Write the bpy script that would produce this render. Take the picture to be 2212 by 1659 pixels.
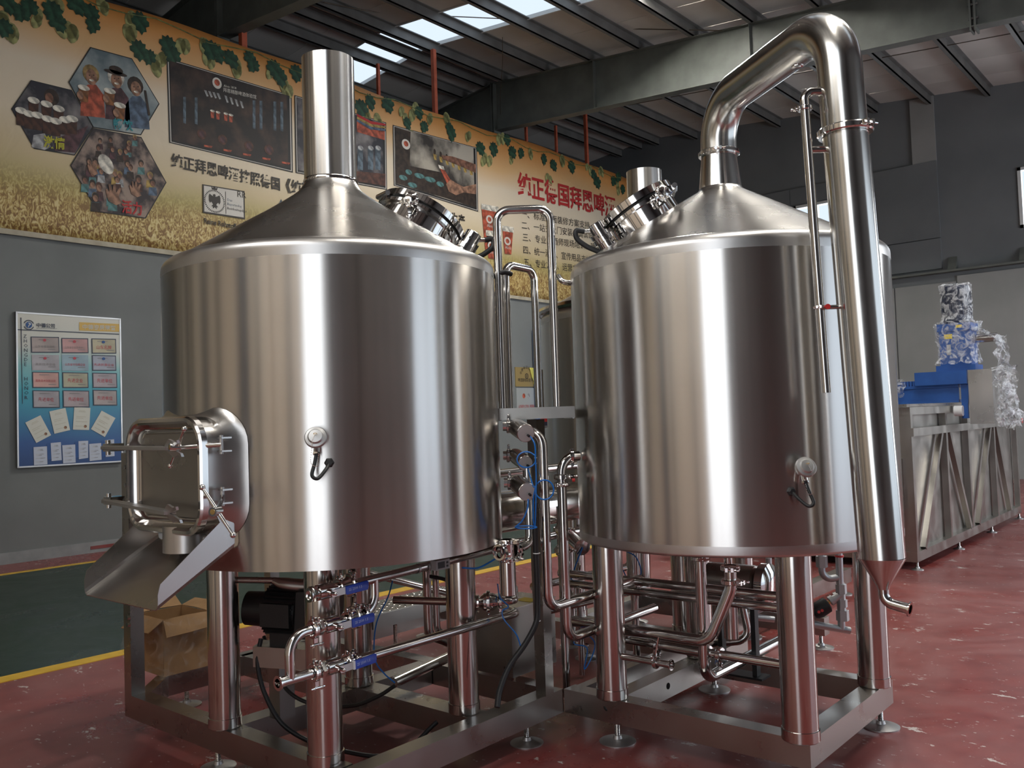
import bpy, math, random
from mathutils import Vector, Matrix
R_ = math.radians
PI = math.pi
random.seed(7)
for _o in list(bpy.data.objects):
    bpy.data.objects.remove(_o)
SC = bpy.context.scene
COL = SC.collection

# ------------------------------------------------------------------ camera
FPX = 1905.0
YAW, PIT, ROL = R_(40.5), R_(2.34), R_(-1.92)
CAM = Vector((0, 0, 1.5))
_F = Vector((-math.sin(YAW)*math.cos(PIT), math.cos(YAW)*math.cos(PIT), math.sin(PIT)))
_r = Vector((math.cos(YAW), math.sin(YAW), 0)); _u = _r.cross(_F)
_R = math.cos(ROL)*_r + math.sin(ROL)*_u
_U = -math.sin(ROL)*_r + math.cos(ROL)*_u
cd = bpy.data.cameras.new('camera'); cam = bpy.data.objects.new('camera', cd); COL.objects.link(cam)
cd.sensor_width = 36; cd.lens = FPX/2212*36; cd.clip_start = .05; cd.clip_end = 200
cam.matrix_world = Matrix(((_R.x, _U.x, -_F.x, CAM.x), (_R.y, _U.y, -_F.y, CAM.y), (_R.z, _U.z, -_F.z, CAM.z), (0, 0, 0, 1)))
SC.camera = cam

# ------------------------------------------------------------------ sky, daylight in the openings, exposure
W = bpy.data.worlds.new('sky'); SC.world = W; W.use_nodes = True
_bg = W.node_tree.nodes['Background']
_bg.inputs[0].default_value = (.74, .86, 1.0, 1); _bg.inputs[1].default_value = .75
vs = SC.view_settings
vs.view_transform = 'Standard'; vs.look = 'None'; vs.gamma = 1.0; vs.use_curve_mapping = False
vs.exposure = 0.52
def daylight(name, loc, direction, sx, sy, power, col=(1, .97, .92)):
    l = bpy.data.lights.new(name, 'AREA'); l.shape = 'RECTANGLE'; l.size = sx; l.size_y = sy; l.energy = power; l.color = col
    o = bpy.data.objects.new(name, l); COL.objects.link(o); o.location = loc
    o.rotation_euler = Vector(direction).to_track_quat('-Z', 'Y').to_euler()
    return o
# skylight strips in the roof (they run along x, the near one added out of view), the open goods door in the right wall with an added fill beyond it, the doorway behind the camera
daylight('skylight_and_fill_daylight', (-6.5, 11.2, 8.30), (0.1, 0, -1), 16.0, 1.05, 6000, (1, .96, .88))
daylight('skylight_and_fill_daylight', (-.5, 5.2, 7.55), (0.1, 0, -1), 8.0, 1.05, 600, (1, .96, .88))  # unseen near strip, added and cut short for light on the tanks
daylight('door_and_fill_daylight', (4.75, 7.2, 2.4), (-1, 0, -.45), 6.0, 4.2, 26, (.74, .86, 1.0))
daylight('doorway_daylight', (-.19, -1.15, 3.05), (0, 1, 0), 1.36, 6.0, 36, (.95, .97, 1.0))
daylight('door_and_fill_daylight', (4.75, 14.6, 2.6), (-1, 0, -.55), 5.4, 4.6, 400, (.90, .95, 1.0))  # fill through an unseen opening, added to light the back wall

daylight('window_daylight', (-2.6, -1.15, 5.5), (0, 1, -.15), 3.2, 1.8, 75, (1, .98, .94))

# ------------------------------------------------------------------ helpers
def ray(px, py):
    return _F + _R*((px-1106)/FPX) - _U*((py-829.5)/FPX)
def wx(px, py, X):
    d = ray(px, py); return CAM + d*(X/d.x)
def wy(px, py, Y):
    d = ray(px, py); return CAM + d*(Y/d.y)
def wz(px, py, Z):
    d = ray(px, py); return CAM + d*((Z-CAM.z)/d.z)
def wd(px, py, D):
    return CAM + ray(px, py)*D
V = Vector

def frame(axis, ref=None):
    a = Vector(axis).normalized()
    if ref is None: ref = Vector((0, 0, 1)) if abs(a.z) < .9 else Vector((1, 0, 0))
    s = a.cross(Vector(ref))
    if s.length < 1e-6: s = a.orthogonal()
    s.normalize(); t = s.cross(a).normalized()     # s = side, t = up-ish
    return a, s, t

def fillet(pts, br, n=7):
    pts = [Vector(p) for p in pts]; out = [pts[0]]
    for i in range(1, len(pts)-1):
        p0, p, p1 = pts[i-1], pts[i], pts[i+1]
        u = (p0-p); v = (p1-p); lu, lv = u.length, v.length; u.normalize(); v.normalize()
        ang = u.angle(v)
        if ang > 3.1: out.append(p); continue
        b = br[i-1] if isinstance(br, (list, tuple)) else br
        d = min(b/math.tan(ang/2), lu*(.97 if i == 1 else .49), lv*(.97 if i == len(pts)-2 else .49)); rr = d*math.tan(ang/2)
        a0 = p+u*d; a1 = p+v*d
        c = p + (u+v).normalized()*(rr/math.sin(ang/2))
        e0 = a0-c; e1 = a1-c; tot = e0.angle(e1)
        for k in range(n+1):
            t = k/n
            out.append(c + (e0*math.sin((1-t)*tot)+e1*math.sin(t*tot))/math.sin(tot))
    out.append(pts[-1]); return out

def smooth_path(pts, n=8):          # Catmull-Rom through the points
    P = [Vector(p) for p in pts]; P = [P[0]*2-P[1]]+P+[P[-1]*2-P[-2]]; out = []
    for i in range(1, len(P)-2):
        for k in range(n):
            t = k/n; a, b, c, d = P[i-1], P[i], P[i+1], P[i+2]
            out.append(.5*((2*b)+(c-a)*t+(2*a-5*b+4*c-d)*t*t+(3*b-a-3*c+d)*t**3))
    out.append(P[-2]); return out

class MB:
    def __init__(s): s.v = []; s.f = []
    def add(s, vs_, fs):
        n = len(s.v); s.v += [tuple(x) for x in vs_]; s.f += [tuple(n+i for i in f) for f in fs]; return s
    def box(s, lo, hi):
        x0, y0, z0 = lo; x1, y1, z1 = hi
        return s.add([(x0,y0,z0),(x1,y0,z0),(x1,y1,z0),(x0,y1,z0),(x0,y0,z1),(x1,y0,z1),(x1,y1,z1),(x0,y1,z1)],
                     [(0,3,2,1),(4,5,6,7),(0,1,5,4),(1,2,6,5),(2,3,7,6),(3,0,4,7)])
    def obox(s, c, ax, ay, az):      # half-vectors
        c, ax, ay, az = map(Vector, (c, ax, ay, az)); v = []
        for k in (-1, 1):
            for i, j in ((-1,-1),(1,-1),(1,1),(-1,1)): v.append(c+ax*i+ay*j+az*k)
        return s.add(v, [(0,3,2,1),(4,5,6,7),(0,1,5,4),(1,2,6,5),(2,3,7,6),(3,0,4,7)])
    def bar(s, p, q, w, h, ref=None):
        p, q = Vector(p), Vector(q); a, sd, up = frame(q-p, ref)
        return s.obox((p+q)/2, (q-p)/2, sd*(w/2), up*(h/2))
    def cyl(s, p, q, r, r2=None, n=20, caps=True, bevel=0):
        p, q = Vector(p), Vector(q); r2 = r if r2 is None else r2
        a, sd, up = frame(q-p); L = (q-p).length
        prof = [(0, r), (L, r2)]
        if bevel: prof = [(0, r-bevel), (bevel, r), (L-bevel, r2), (L, r2-bevel)]
        return s.lathe(prof, p, a, n, caps)
    def lathe(s, prof, o=(0,0,0), axis=(0,0,1), n=32, caps=False, ref=None):   # prof: (height, radius)
        a, sd, up = frame(axis, ref); o = Vector(o); v = []; f = []
        for h, r in prof:
            for k in range(n):
                t = 2*PI*k/n; v.append(o+a*h+sd*(r*math.cos(t))-up*(r*math.sin(t)) if False else o+a*h+sd*(r*math.cos(t))+a.cross(sd)*(r*math.sin(t)))
        m = len(prof)
        for i in range(m-1):
            for k in range(n):
                k2 = (k+1) % n; f.append((i*n+k, i*n+k2, (i+1)*n+k2, (i+1)*n+k))
        if caps:
            f.append(tuple(range(n-1, -1, -1))); f.append(tuple((m-1)*n+k for k in range(n)))
        return s.add(v, f)
    def tube(s, pts, r, n=14, caps=True):
        pts = [Vector(p) for p in pts]; m = len(pts); v = []; f = []
        T = []
        for i in range(m):
            d = (pts[min(i+1, m-1)]-pts[max(i-1, 0)]); T.append(d.normalized())
        a, sd, up = frame(T[0])
        for i in range(m):
            sd = (sd - T[i]*sd.dot(T[i])).normalized(); w = T[i].cross(sd)
            rr = r[i] if isinstance(r, (list, tuple)) else r
            for k in range(n):
                t = 2*PI*k/n; v.append(pts[i]+sd*(rr*math.cos(t))+w*(rr*math.sin(t)))
        for i in range(m-1):
            for k in range(n):
                k2 = (k+1) % n; f.append((i*n+k, i*n+k2, (i+1)*n+k2, (i+1)*n+k))
        if caps: f.append(tuple(range(n-1, -1, -1))); f.append(tuple((m-1)*n+k for k in range(n)))
        return s.add(v, f)
    def torus(s, c, axis, R, r, n=28, m=10):
        prof = [(r*math.sin(2*PI*j/m), R+r*math.cos(2*PI*j/m)) for j in range(m+1)]
        return s.lathe(prof, c, axis, n)
    def ball(s, c, r, n=12, m=8, axis=(0,0,1), sq=1.0):
        prof = [(-r*sq*math.cos(PI*j/m), max(r*math.sin(PI*j/m), 1e-4)) for j in range(m+1)]
        return s.lathe(prof, c, axis, n)
    def prism(s, poly, o, ax, ay, az, d):   # poly in (ax, ay), extruded d along az
        o, ax, ay, az = map(Vector, (o, ax, ay, az)); n = len(poly)
        v = [o+ax*a+ay*b for a, b in poly]+[o+ax*a+ay*b+az*d for a, b in poly]
        f = [tuple(range(n-1, -1, -1)), tuple(range(n, 2*n))]+[(i, (i+1) % n, n+(i+1) % n, n+i) for i in range(n)]
        return s.add(v, f)
    def loft(s, rings, caps=(True, True), closed=True):
        n = len(rings[0]); v = [p for r in rings for p in r]; f = []
        for i in range(len(rings)-1):
            for k in range(n if closed else n-1):
                k2 = (k+1) % n; f.append((i*n+k, i*n+k2, (i+1)*n+k2, (i+1)*n+k))
        if caps[0]: f.append(tuple(range(n-1, -1, -1)))
        if caps[1]: f.append(tuple((len(rings)-1)*n+k for k in range(n)))
        return s.add(v, f)
    def build(s, name, mat, parent=None, smooth=True, sharp=38, base=False):
        vv = [Vector(p) for p in s.v]
        lo = Vector([min(p[i] for p in vv) for i in range(3)]); hi = Vector([max(p[i] for p in vv) for i in range(3)])
        c = (lo+hi)/2
        if base: c.z = lo.z
        me = bpy.data.meshes.new(name); me.from_pydata([tuple(p-c) for p in vv], [], s.f)
        me.validate()
        import bmesh
        bm = bmesh.new(); bm.from_mesh(me); bmesh.ops.recalc_face_normals(bm, faces=bm.faces); bm.to_mesh(me); bm.free()
        if smooth:
            me.polygons.foreach_set('use_smooth', [True]*len(me.polygons)); me.set_sharp_from_angle(angle=R_(sharp))
        me.materials.append(M[mat] if isinstance(mat, str) else mat)
        o = bpy.data.objects.new(name, me); COL.objects.link(o)
        put(o, parent, c)
        return o
WP = {}
def put(o, parent, c):
    WP[o.name] = Vector(c)
    if parent is not None:
        o.parent = parent; o.location = Vector(c)-WP[parent.name]
    else: o.location = c
def share(src, name, c, parent, rot=None, scale=None):     # another object on the same mesh data
    o = bpy.data.objects.new(name, src.data); COL.objects.link(o); put(o, parent, Vector(c))
    if rot is not None: o.rotation_euler = rot
    if scale is not None: o.scale = scale
    return o
def thing(name, label, cat, loc, group=None):
    o = bpy.data.objects.new(name, None); COL.objects.link(o); o.location = loc; o.empty_display_size = .1
    WP[o.name] = Vector(loc); return tag(o, label, cat, group)
def tag(o, label=None, cat=None, group=None, kind=None):
    if label: o['label'] = label
    if cat: o['category'] = cat
    if group: o['group'] = group
    if kind: o['kind'] = kind
    return o
def struct(name, mb, mat, parent=None, **k):
    o = mb.build(name, mat, parent, **k)
    if parent is None: o['kind'] = 'structure'
    return o
def B(lo, hi): return MB().box(lo, hi)

# ------------------------------------------------------------------ materials
M = {}
def nt(name):
    m = bpy.data.materials.new(name); m.use_nodes = True; M[name] = m
    t = m.node_tree; return m, t, t.nodes['Principled BSDF']
def N(t, kind, **kw):
    n = t.nodes.new(kind)
    for k, v in kw.items():
        if k.startswith('i_'):
            key = k[2:]; n.inputs[int(key) if key.isdigit() else key.replace('_', ' ')].default_value = v
        else: setattr(n, k, v)
    return n
def ramp(t, stops, fac=None, interp='LINEAR'):
    n = t.nodes.new('ShaderNodeValToRGB'); cr = n.color_ramp; cr.interpolation = interp
    while len(cr.elements) < len(stops): cr.elements.new(.5)
    for e, (p, c) in zip(cr.elements, stops):
        e.position = p; e.color = (c[0], c[1], c[2], 1) if not isinstance(c, (int, float)) else (c, c, c, 1)
    if fac is not None: t.links.new(fac, n.inputs[0])
    return n
def plain(name, col, rough=.5, metal=0, **kw):
    m, t, b = nt(name); b.inputs['Base Color'].default_value = (*col, 1); b.inputs['Roughness'].default_value = rough; b.inputs['Metallic'].default_value = metal
    for k, v in kw.items(): b.inputs[k.replace('_', ' ')].default_value = v
    return m
def noisy(name, c1, c2, rough=.5, scale=4, metal=0, bump=0, detail=4, stretch=None, lo=.35, hi=.65, rough2=None):
    m, t, b = nt(name); L = t.links
    tc = N(t, 'ShaderNodeTexCoord'); src = tc.outputs['Object']
    if stretch:
        mp = N(t, 'ShaderNodeMapping'); mp.inputs['Scale'].default_value = stretch; L.new(src, mp.inputs[0]); src = mp.outputs[0]
    nz = N(t, 'ShaderNodeTexNoise', i_Scale=scale, i_Detail=detail); L.new(src, nz.inputs['Vector'])
    rp = ramp(t, [(lo, c1), (hi, c2)], nz.outputs[0]); L.new(rp.outputs[0], b.inputs['Base Color'])
    b.inputs['Roughness'].default_value = rough; b.inputs['Metallic'].default_value = metal
    if rough2 is not None:
        r2 = ramp(t, [(lo, rough), (hi, rough2)], nz.outputs[0]); L.new(r2.outputs[0], b.inputs['Roughness'])
    if bump:
        bp = N(t, 'ShaderNodeBump', i_Strength=bump, i_Distance=.01); L.new(nz.outputs[0], bp.inputs['Height']); L.new(bp.outputs[0], b.inputs['Normal'])
    return m
def steel(name, col=(.60, .585, .565), rough=.2, aniso=0, scale=(40, 40, 1.2), var=.06, tangent=False):
    m, t, b = nt(name); L = t.links
    b.inputs['Metallic'].default_value = 1
    tc = N(t, 'ShaderNodeTexCoord'); mp = N(t, 'ShaderNodeMapping'); mp.inputs['Scale'].default_value = scale; L.new(tc.outputs['Object'], mp.inputs[0])
    nz = N(t, 'ShaderNodeTexNoise', i_Scale=1.0, i_Detail=5); L.new(mp.outputs[0], nz.inputs['Vector'])
    nz2 = N(t, 'ShaderNodeTexNoise', i_Scale=2.5, i_Detail=3); L.new(tc.outputs['Object'], nz2.inputs['Vector'])
    mx = N(t, 'ShaderNodeMath', operation='MULTIPLY_ADD', i_1=.6); L.new(nz.outputs[0], mx.inputs[0]); 
    ml = N(t, 'ShaderNodeMath', operation='MULTIPLY', i_1=.4); L.new(nz2.outputs[0], ml.inputs[0]); L.new(ml.outputs[0], mx.inputs[2])
    rr = ramp(t, [(.3, max(rough-var, .02)), (.7, rough+var)], mx.outputs[0]); L.new(rr.outputs[0], b.inputs['Roughness'])
    cc = ramp(t, [(.3, tuple(c*.93 for c in col)), (.7, tuple(min(c*1.05, 1) for c in col))], mx.outputs[0]); L.new(cc.outputs[0], b.inputs['Base Color'])
    if aniso:
        b.inputs['Anisotropic'].default_value = aniso; b.inputs['Anisotropic Rotation'].default_value = .25
        tg = N(t, 'ShaderNodeTangent', direction_type='RADIAL', axis='Z'); L.new(tg.outputs[0], b.inputs['Tangent'])
    return m
steel('steel_shell', (.62, .595, .565), .25, .9, (30, 30, .5), .02)
steel('steel_cone', (.60, .58, .555), .27, .5, (6, 6, 6), .03)
steel('steel_band', (.64, .62, .60), .34, 0, (8, 8, 8), .05)
steel('steel_leg', (.60, .57, .54), .17, .3, (25, 25, 2), .06)
steel('steel_pipe', (.62, .60, .58), .13, 0, (12, 12, 12), .05)
steel('steel_vapour', (.60, .585, .555), .20, .35, (14, 14, 4), .07)
steel('steel_polished', (.74, .72, .70), .06, 0, (10, 10, 10), .03)
steel('steel_frame', (.42, .40, .375), .30, 0, (6, 6, 6), .08)
steel('steel_sheet', (.52, .50, .48), .30, 0, (5, 5, 5), .08)
steel('steel_matt', (.55, .545, .54), .42, 0, (6, 6, 6), .08)
steel('steel_trough', (.40, .385, .36), .36, 0, (5, 5, 5), .08)
steel('galvanised', (.50, .51, .52), .48, 0, (20, 20, 20), .1)
plain('brass', (.72, .52, .22), .25, 1)
plain('gasket', (.012, .012, .012), .45)
plain('black_rubber', (.014, .014, .015), .5)
plain('black_cast', (.010, .011, .012), .45)
plain('dark_hole', (.004, .004, .004), .9)
plain('valve_blue', (.012, .05, .42), .35)
plain('tube_blue', (.01, .16, .55), .3)
plain('white_print', (.75, .77, .78), .5)
plain('red_plastic', (.55, .03, .03), .4)
plain('yellow_print', (.80, .62, .06), .5)
plain('cable_tie', (.8, .8, .8), .5)
plain('grey_plastic', (.32, .33, .33), .45)
noisy('cardboard', (.30, .17, .075), (.38, .225, .105), .85, 9, bump=.1)
noisy('wall_grey', (.155, .165, .165), (.185, .195, .195), .75, 1.2)
noisy('wall_cream', (.80, .69, .55), (.88, .78, .64), .8, 1.0)
noisy('wall_back_dark', (.115, .125, .13), (.14, .15, .155), .75, .8)
noisy('wall_back_light', (.21, .215, .21), (.25, .25, .245), .7, .9)
noisy('wall_light', (.115, .12, .135), (.14, .145, .16), .75, .9)
noisy('roof_sheet', (.42, .40, .37), (.50, .48, .45), .8, .8)
noisy('roof_steel', (.085, .093, .084), (.115, .125, .113), .6, 3)
noisy('purlin_steel', (.105, .105, .10), (.14, .14, .135), .5, 3)
noisy('rust_paint', (.36, .075, .035), (.46, .11, .055), .65, 8)
noisy('machine_blue', (.012, .075, .30), (.018, .10, .38), .4, 5)
noisy('baseboard_grey', (.21, .22, .225), (.27, .28, .285), .7, 5)
plain('window_frame', (.55, .56, .55), .5)
plain('wire', (.10, .08, .06), .5, .6)
# ------------------------------------------------------------------ floor
def floor_mat(name, c1, c2, wear, chips=True):
    m, t, b = nt(name); L = t.links
    tc = N(t, 'ShaderNodeTexCoord')
    n1 = N(t, 'ShaderNodeTexNoise', i_Scale=1.1, i_Detail=7, i_Roughness=.62, i_Distortion=.8); L.new(tc.outputs['Object'], n1.inputs['Vector'])
    n2 = N(t, 'ShaderNodeTexNoise', i_Scale=7.0, i_Detail=6); L.new(tc.outputs['Object'], n2.inputs['Vector'])
    r1 = ramp(t, [(.32, c1), (.62, c2)], n2.outputs[0])
    r2 = ramp(t, [(.40, 0.), (.66, .75)], n1.outputs[0])
    mx = N(t, 'ShaderNodeMix', data_type='RGBA'); L.new(r2.outputs[0], mx.inputs[0]); L.new(r1.outputs[0], mx.inputs[6]); mx.inputs[7].default_value = (*wear, 1)
    out = mx.outputs[2]
    if chips:
        mp = N(t, 'ShaderNodeMapping'); mp.inputs['Scale'].default_value = (1, 1.8, 1); mp.inputs['Rotation'].default_value = (0, 0, .6); L.new(tc.outputs['Object'], mp.inputs[0])
        n3 = N(t, 'ShaderNodeTexNoise', i_Scale=5.5, i_Detail=5, i_Roughness=.7); L.new(mp.outputs[0], n3.inputs['Vector'])
        r3 = ramp(t, [(.645, 0.), (.655, 1.)], n3.outputs[0])
        n4 = N(t, 'ShaderNodeTexNoise', i_Scale=23., i_Detail=3); L.new(mp.outputs[0], n4.inputs['Vector'])
        r4 = ramp(t, [(.69, 0.), (.71, .8)], n4.outputs[0])
        ad = N(t, 'ShaderNodeMath', operation='MAXIMUM'); L.new(r3.outputs[0], ad.inputs[0]); L.new(r4.outputs[0], ad.inputs[1])
        m2 = N(t, 'ShaderNodeMix', data_type='RGBA'); L.new(ad.outputs[0], m2.inputs[0]); L.new(out, m2.inputs[6]); m2.inputs[7].default_value = (.50, .44, .42, 1)
        out = m2.outputs[2]
    L.new(out, b.inputs['Base Color'])
    rr = ramp(t, [(.3, .22), (.7, .42)], n1.outputs[0]); L.new(rr.outputs[0], b.inputs['Roughness'])
    bp = N(t, 'ShaderNodeBump', i_Strength=.08, i_Distance=.004); L.new(n2.outputs[0], bp.inputs['Height']); L.new(bp.outputs[0], b.inputs['Normal'])
    b.inputs['Specular IOR Level'].default_value = .35
    return m
floor_mat('floor_red', (.165, .030, .028), (.225, .047, .042), (.255, .115, .112))
floor_mat('floor_green', (.011, .027, .018), (.018, .036, .023), (.028, .048, .032), False)
noisy('floor_yellow', (.55, .34, .03), (.66, .42, .05), .5, 9)
XL, XR, YN, YB = -11.4, 4.2, -.95, 19.75
floor = struct('floor', B((-18, YN-.2, -.12), (XR+.2, YB+.2, 0)), 'floor_red', smooth=False)
g = B((-10.50, YN, .0), (-6.10, YB, .003)).build('green_walkway', 'floor_green', floor, smooth=False)
for x0, x1 in ((-10.62, -10.50), (-6.10, -5.96)):
    B((x0, YN, 0), (x1, YB, .004)).build('yellow_line', 'floor_yellow', floor, smooth=False)

# ------------------------------------------------------------------ walls
wl = struct('wall_left', B((XL-.2, YN, 0), (XL, YB, 4.05)), 'wall_grey', smooth=False)
bs = struct('baseboard_left', B((XL, YN, 0), (XL+.025, YB, .135)), 'baseboard_grey', smooth=False)
B((XL+.025, 5.02, .045), (XL+.03, 5.42, .085)).build('paint_mark', 'floor_red', bs, smooth=False)
struct('wall_far_left', B((-18.2, YN, 0), (-18, YB, 9)), 'wall_back_dark', smooth=False)
# back wall with a window band and a second window (real openings)
def wall_y(name, y0, y1, x0, x1, z1, holes, mat):
    mb = MB(); xs = sorted({x0, x1, *[h[0] for h in holes], *[h[1] for h in holes]})
    for a, b in zip(xs, xs[1:]):
        hs = sorted([(h[2], h[3]) for h in holes if h[0] <= a+1e-6 and h[1] >= b-1e-6]); z = 0
        for h0, h1 in hs:
            if h0 > z+1e-6: mb.box((a, y0, z), (b, y1, h0))
            z = h1
        if z < z1: mb.box((a, y0, z), (b, y1, z1))
    return struct(name, mb, mat, smooth=False)
wb = wall_y('wall_back', YB, YB+.25, -18, XR+.2, 9.2, [(-3.52, -1.9, 4.95, 6.15), (-8.1, -6.55, 5.15, 6.22)], 'wall_back_dark')
for i, (x0, x1, z0, z1, nm) in enumerate(((-3.52, -1.9, 4.95, 6.15, 2), (-8.1, -6.55, 5.15, 6.22, 2))):
    f = MB(); y0, y1 = YB-.03, YB+.12; w = .06
    f.box((x0, y0, z0), (x0+w, y1, z1)); f.box((x1-w, y0, z0), (x1, y1, z1)); f.box((x0, y0, z0), (x1, y1, z0+w)); f.box((x0, y0, z1-w), (x1, y1, z1))
    for k in range(1, 3):
        xm = x0+(x1-x0)*k/3; f.box((xm-.025, y0+.02, z0), (xm+.025, y1, z1))
    wn = struct('window_%d' % (i+1), f, 'window_frame', smooth=False)
    daylight('window_daylight', ((x0+x1)/2, YB+.4, (z0+z1)/2), (0, -1, -.2), x1-x0, z1-z0, 22, (.85, .93, 1))
# cladding on the back wall: lower sheet panels, a raised panel, a flat pilaster, the cable tray
xs = [-11.2, -9.4, -7.6, -5.95, -4.72, -3.1, -1.5, .2, 2.0, 4.2]
for k, (a, b) in enumerate(zip(xs, xs[1:])):
    B((a+.012, YB-.035, 0), (b-.012, YB, 4.05 if k != 4 else 4.16)).build('cladding_panel', 'wall_back_light', wb, smooth=False)
B((-9.9, YB-.06, 4.35), (-4.98, YB, 4.98)).build('raised_panel', 'wall_back_dark', wb, smooth=False)
for a, b in ((-9.9, -8.16), (-6.49, -4.98)):
    B((a, YB-.06, 5.0), (b, YB, 6.62)).build('raised_panel', 'wall_back_dark', wb, smooth=False)
B((-8.15, YB-.06, 6.25), (-6.5, YB, 6.62)).build('raised_panel', 'wall_back_dark', wb, smooth=False)
B((-5.45, YB-.05, 6.62), (-4.98, YB, 8.0)).build('pilaster', 'wall_back_light', wb, smooth=False)
tr = B((-11, YB-.22, 4.24), (XR, YB-.02, 4.28)).build('cable_tray', 'roof_steel', wb, smooth=False)
for x in (-7.2, -4.85, -3.55, -1.8):
    MB().prism([(0, 0), (.16, 0), (0, .28)], (x, YB-.02, 4.28), (0, -1, 0), (0, 0, 1), (1, 0, 0), .16).build('bracket', 'roof_steel', tr, smooth=False)
# right wall: goods door opening; near wall: doorway behind the photographer and a high window band
mb = MB(); DY0, DY1, DZ = 4.1, 10.3, 4.0
mb.box((XR, YN, 0), (XR+.2, DY0, 7.3)); mb.box((XR, DY1, 0), (XR+.2, 11.9, 7.3)); mb.box((XR, 17.3, 0), (XR+.2, YB, 7.3)); mb.box((XR, 11.9, 4.4), (XR+.2, 17.3, 7.3)); mb.box((XR, DY0, DZ), (XR+.2, DY1, 7.3))  # gap past the goods door is added to let the fill in
struct('wall_right', mb, 'wall_light', smooth=False)
fr = MB(); fr.box((XR-.05, DY0-.1, 0), (XR+.22, DY0, DZ)); fr.box((XR-.05, DY1, 0), (XR+.22, DY1+.1, DZ)); fr.box((XR-.05, DY0-.1, DZ), (XR+.22, DY1+.1, DZ+.1))
fr.box((XR+.05, 7.0, 0), (XR+.15, 7.14, DZ)); fr.box((XR+.05, 5.5, 0), (XR+.12, 5.56, DZ))
struct('door_1', fr, 'window_frame', smooth=False)
wall_y('wall_near', YN-.2, YN, -.0, XR+.2, 7.4, [(0, .50, 0, 6.2)], 'wall_light')
wall_y('wall_near_left', YN-.2, YN, -18, 0, 9.2, [(-.88, 0, 0, 6.2), (-4.2, -1.0, 4.6, 6.4)], 'wall_cream')
wnl = bpy.data.objects['wall_near_left']
for x, w, mt_ in ((-1.55, .12, 'wall_grey'), (-2.05, .30, 'wall_cream'), (-2.75, .10, 'roof_steel'), (-3.3, .4, 'wall_light'), (-4.4, .16, 'wall_grey'), (-5.3, .5, 'wall_back_light'), (-6.6, .2, 'roof_steel'), (-7.4, .5, 'wall_light'), (-8.9, .4, 'wall_grey'), (-10.3, .5, 'wall_back_dark')):
    B((x-w/2, YN, 0), (x+w/2, YN+.12, 7.2 if x < -4.3 else 4.5)).build('streak_strip', mt_, wnl, smooth=False)  # unseen strips added to put vertical streaks into the tank reflections
fr = MB()
for x in (-.94, .50): fr.box((x, YN-.22, 0), (x+.06, YN+.03, 6.26))
fr.box((-.94, YN-.22, 6.2), (.56, YN+.03, 6.26))
for x, w in ((-.62, .03), (-.30, .05), (.12, .02)): fr.box((x, YN-.15, 0), (x+w, YN-.1, 6.2))
struct('door_2', fr, 'window_frame', smooth=False)

# ------------------------------------------------------------------ roof
RX = -11.9
def rz(x): return 8.70-.1*abs(x-RX)           # underside of the roof sheets
ceil_ = struct('ceiling', B((RX-.12, YN-.2, rz(RX)+.03), (RX+.12, YB+.2, rz(RX)+.06)), 'roof_sheet', smooth=False)
SKY = ((10.65, 11.75), (4.65, 5.75))  # second strip is out of view, put in for its light
y = YN-.2; edges = [y]
while y < YB+.2:
    nx = y+1.03
    for a, b in SKY:
        if y < a < nx: nx = a
        elif abs(y-a) < 1e-6: nx = b
    y = min(nx, YB+.2); edges.append(y)
def slope_panel(y0, y1, xa, xb, t=.04, gap=.004):
    return MB().add([(xa, y0+gap, rz(xa)), (xb, y0+gap, rz(xb)), (xb, y1-gap, rz(xb)), (xa, y1-gap, rz(xa)),
                     (xa, y0+gap, rz(xa)+t), (xb, y0+gap, rz(xb)+t), (xb, y1-gap, rz(xb)+t), (xa, y1-gap, rz(xa)+t)],
                    [(0,3,2,1),(4,5,6,7),(0,1,5,4),(1,2,6,5),(2,3,7,6),(3,0,4,7)])
skyglass = None
m, t, b = nt('skylight_sheet'); b.inputs['Base Color'].default_value = (.95, .96, .97, 1); b.inputs['Roughness'].default_value = .25
b.inputs['Transmission Weight'].default_value = 1; b.inputs['IOR'].default_value = 1.02
for y0, y1 in zip(edges, edges[1:]):
    if any(abs(y0-a) < 1e-6 for a, _ in SKY):
        xs_ = -14.3 if y0 > 8 else -3.5
        for xa, xb in (((-18, -14.3),) if y0 > 8 else ((-18, RX), (RX, -3.5)))+((3.2, XR+.2),): slope_panel(y0, y1, xa, xb).build('roof_panel', 'roof_sheet', ceil_, smooth=False)
        for yy in (y0, y1):
            q = MB()
            for xa, xb in ((-14.3, RX), (RX, 3.2)) if y0 > 8 else ((-3.5, 3.2),): q.bar((xa, yy, rz(xa)+.015), (xb, yy, rz(xb)+.015), .035, .07)
            q.build('skylight_rim', 'window_frame', ceil_, smooth=False)
        continue
    slope_panel(y0, y1, -18, RX).build('roof_panel', 'roof_sheet', ceil_, smooth=False)
    slope_panel(y0, y1, RX, XR+.2).build('roof_panel', 'roof_sheet', ceil_, smooth=False)
px_ = [-17.2, -16.1, -15.0, -13.85, -12.75, -12.12, -11.60, -10.5, -9.42, -8.33, -7.22, -6.13, -5.03, -3.93, -2.83, -1.7, -.6, .5, 1.6, 2.7]
for x in px_:                                   # Z purlins
    q = MB(); z = rz(x)
    q.box((x-.012, YN, z-.19), (x+.012, YB, z-.003)); q.box((x-.012, YN, z-.02), (x+.075, YB, z-.003)); q.box((x-.075, YN, z-.19), (x+.012, YB, z-.175))
    q.build('purlin', 'purlin_steel', ceil_, smooth=False)
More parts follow.
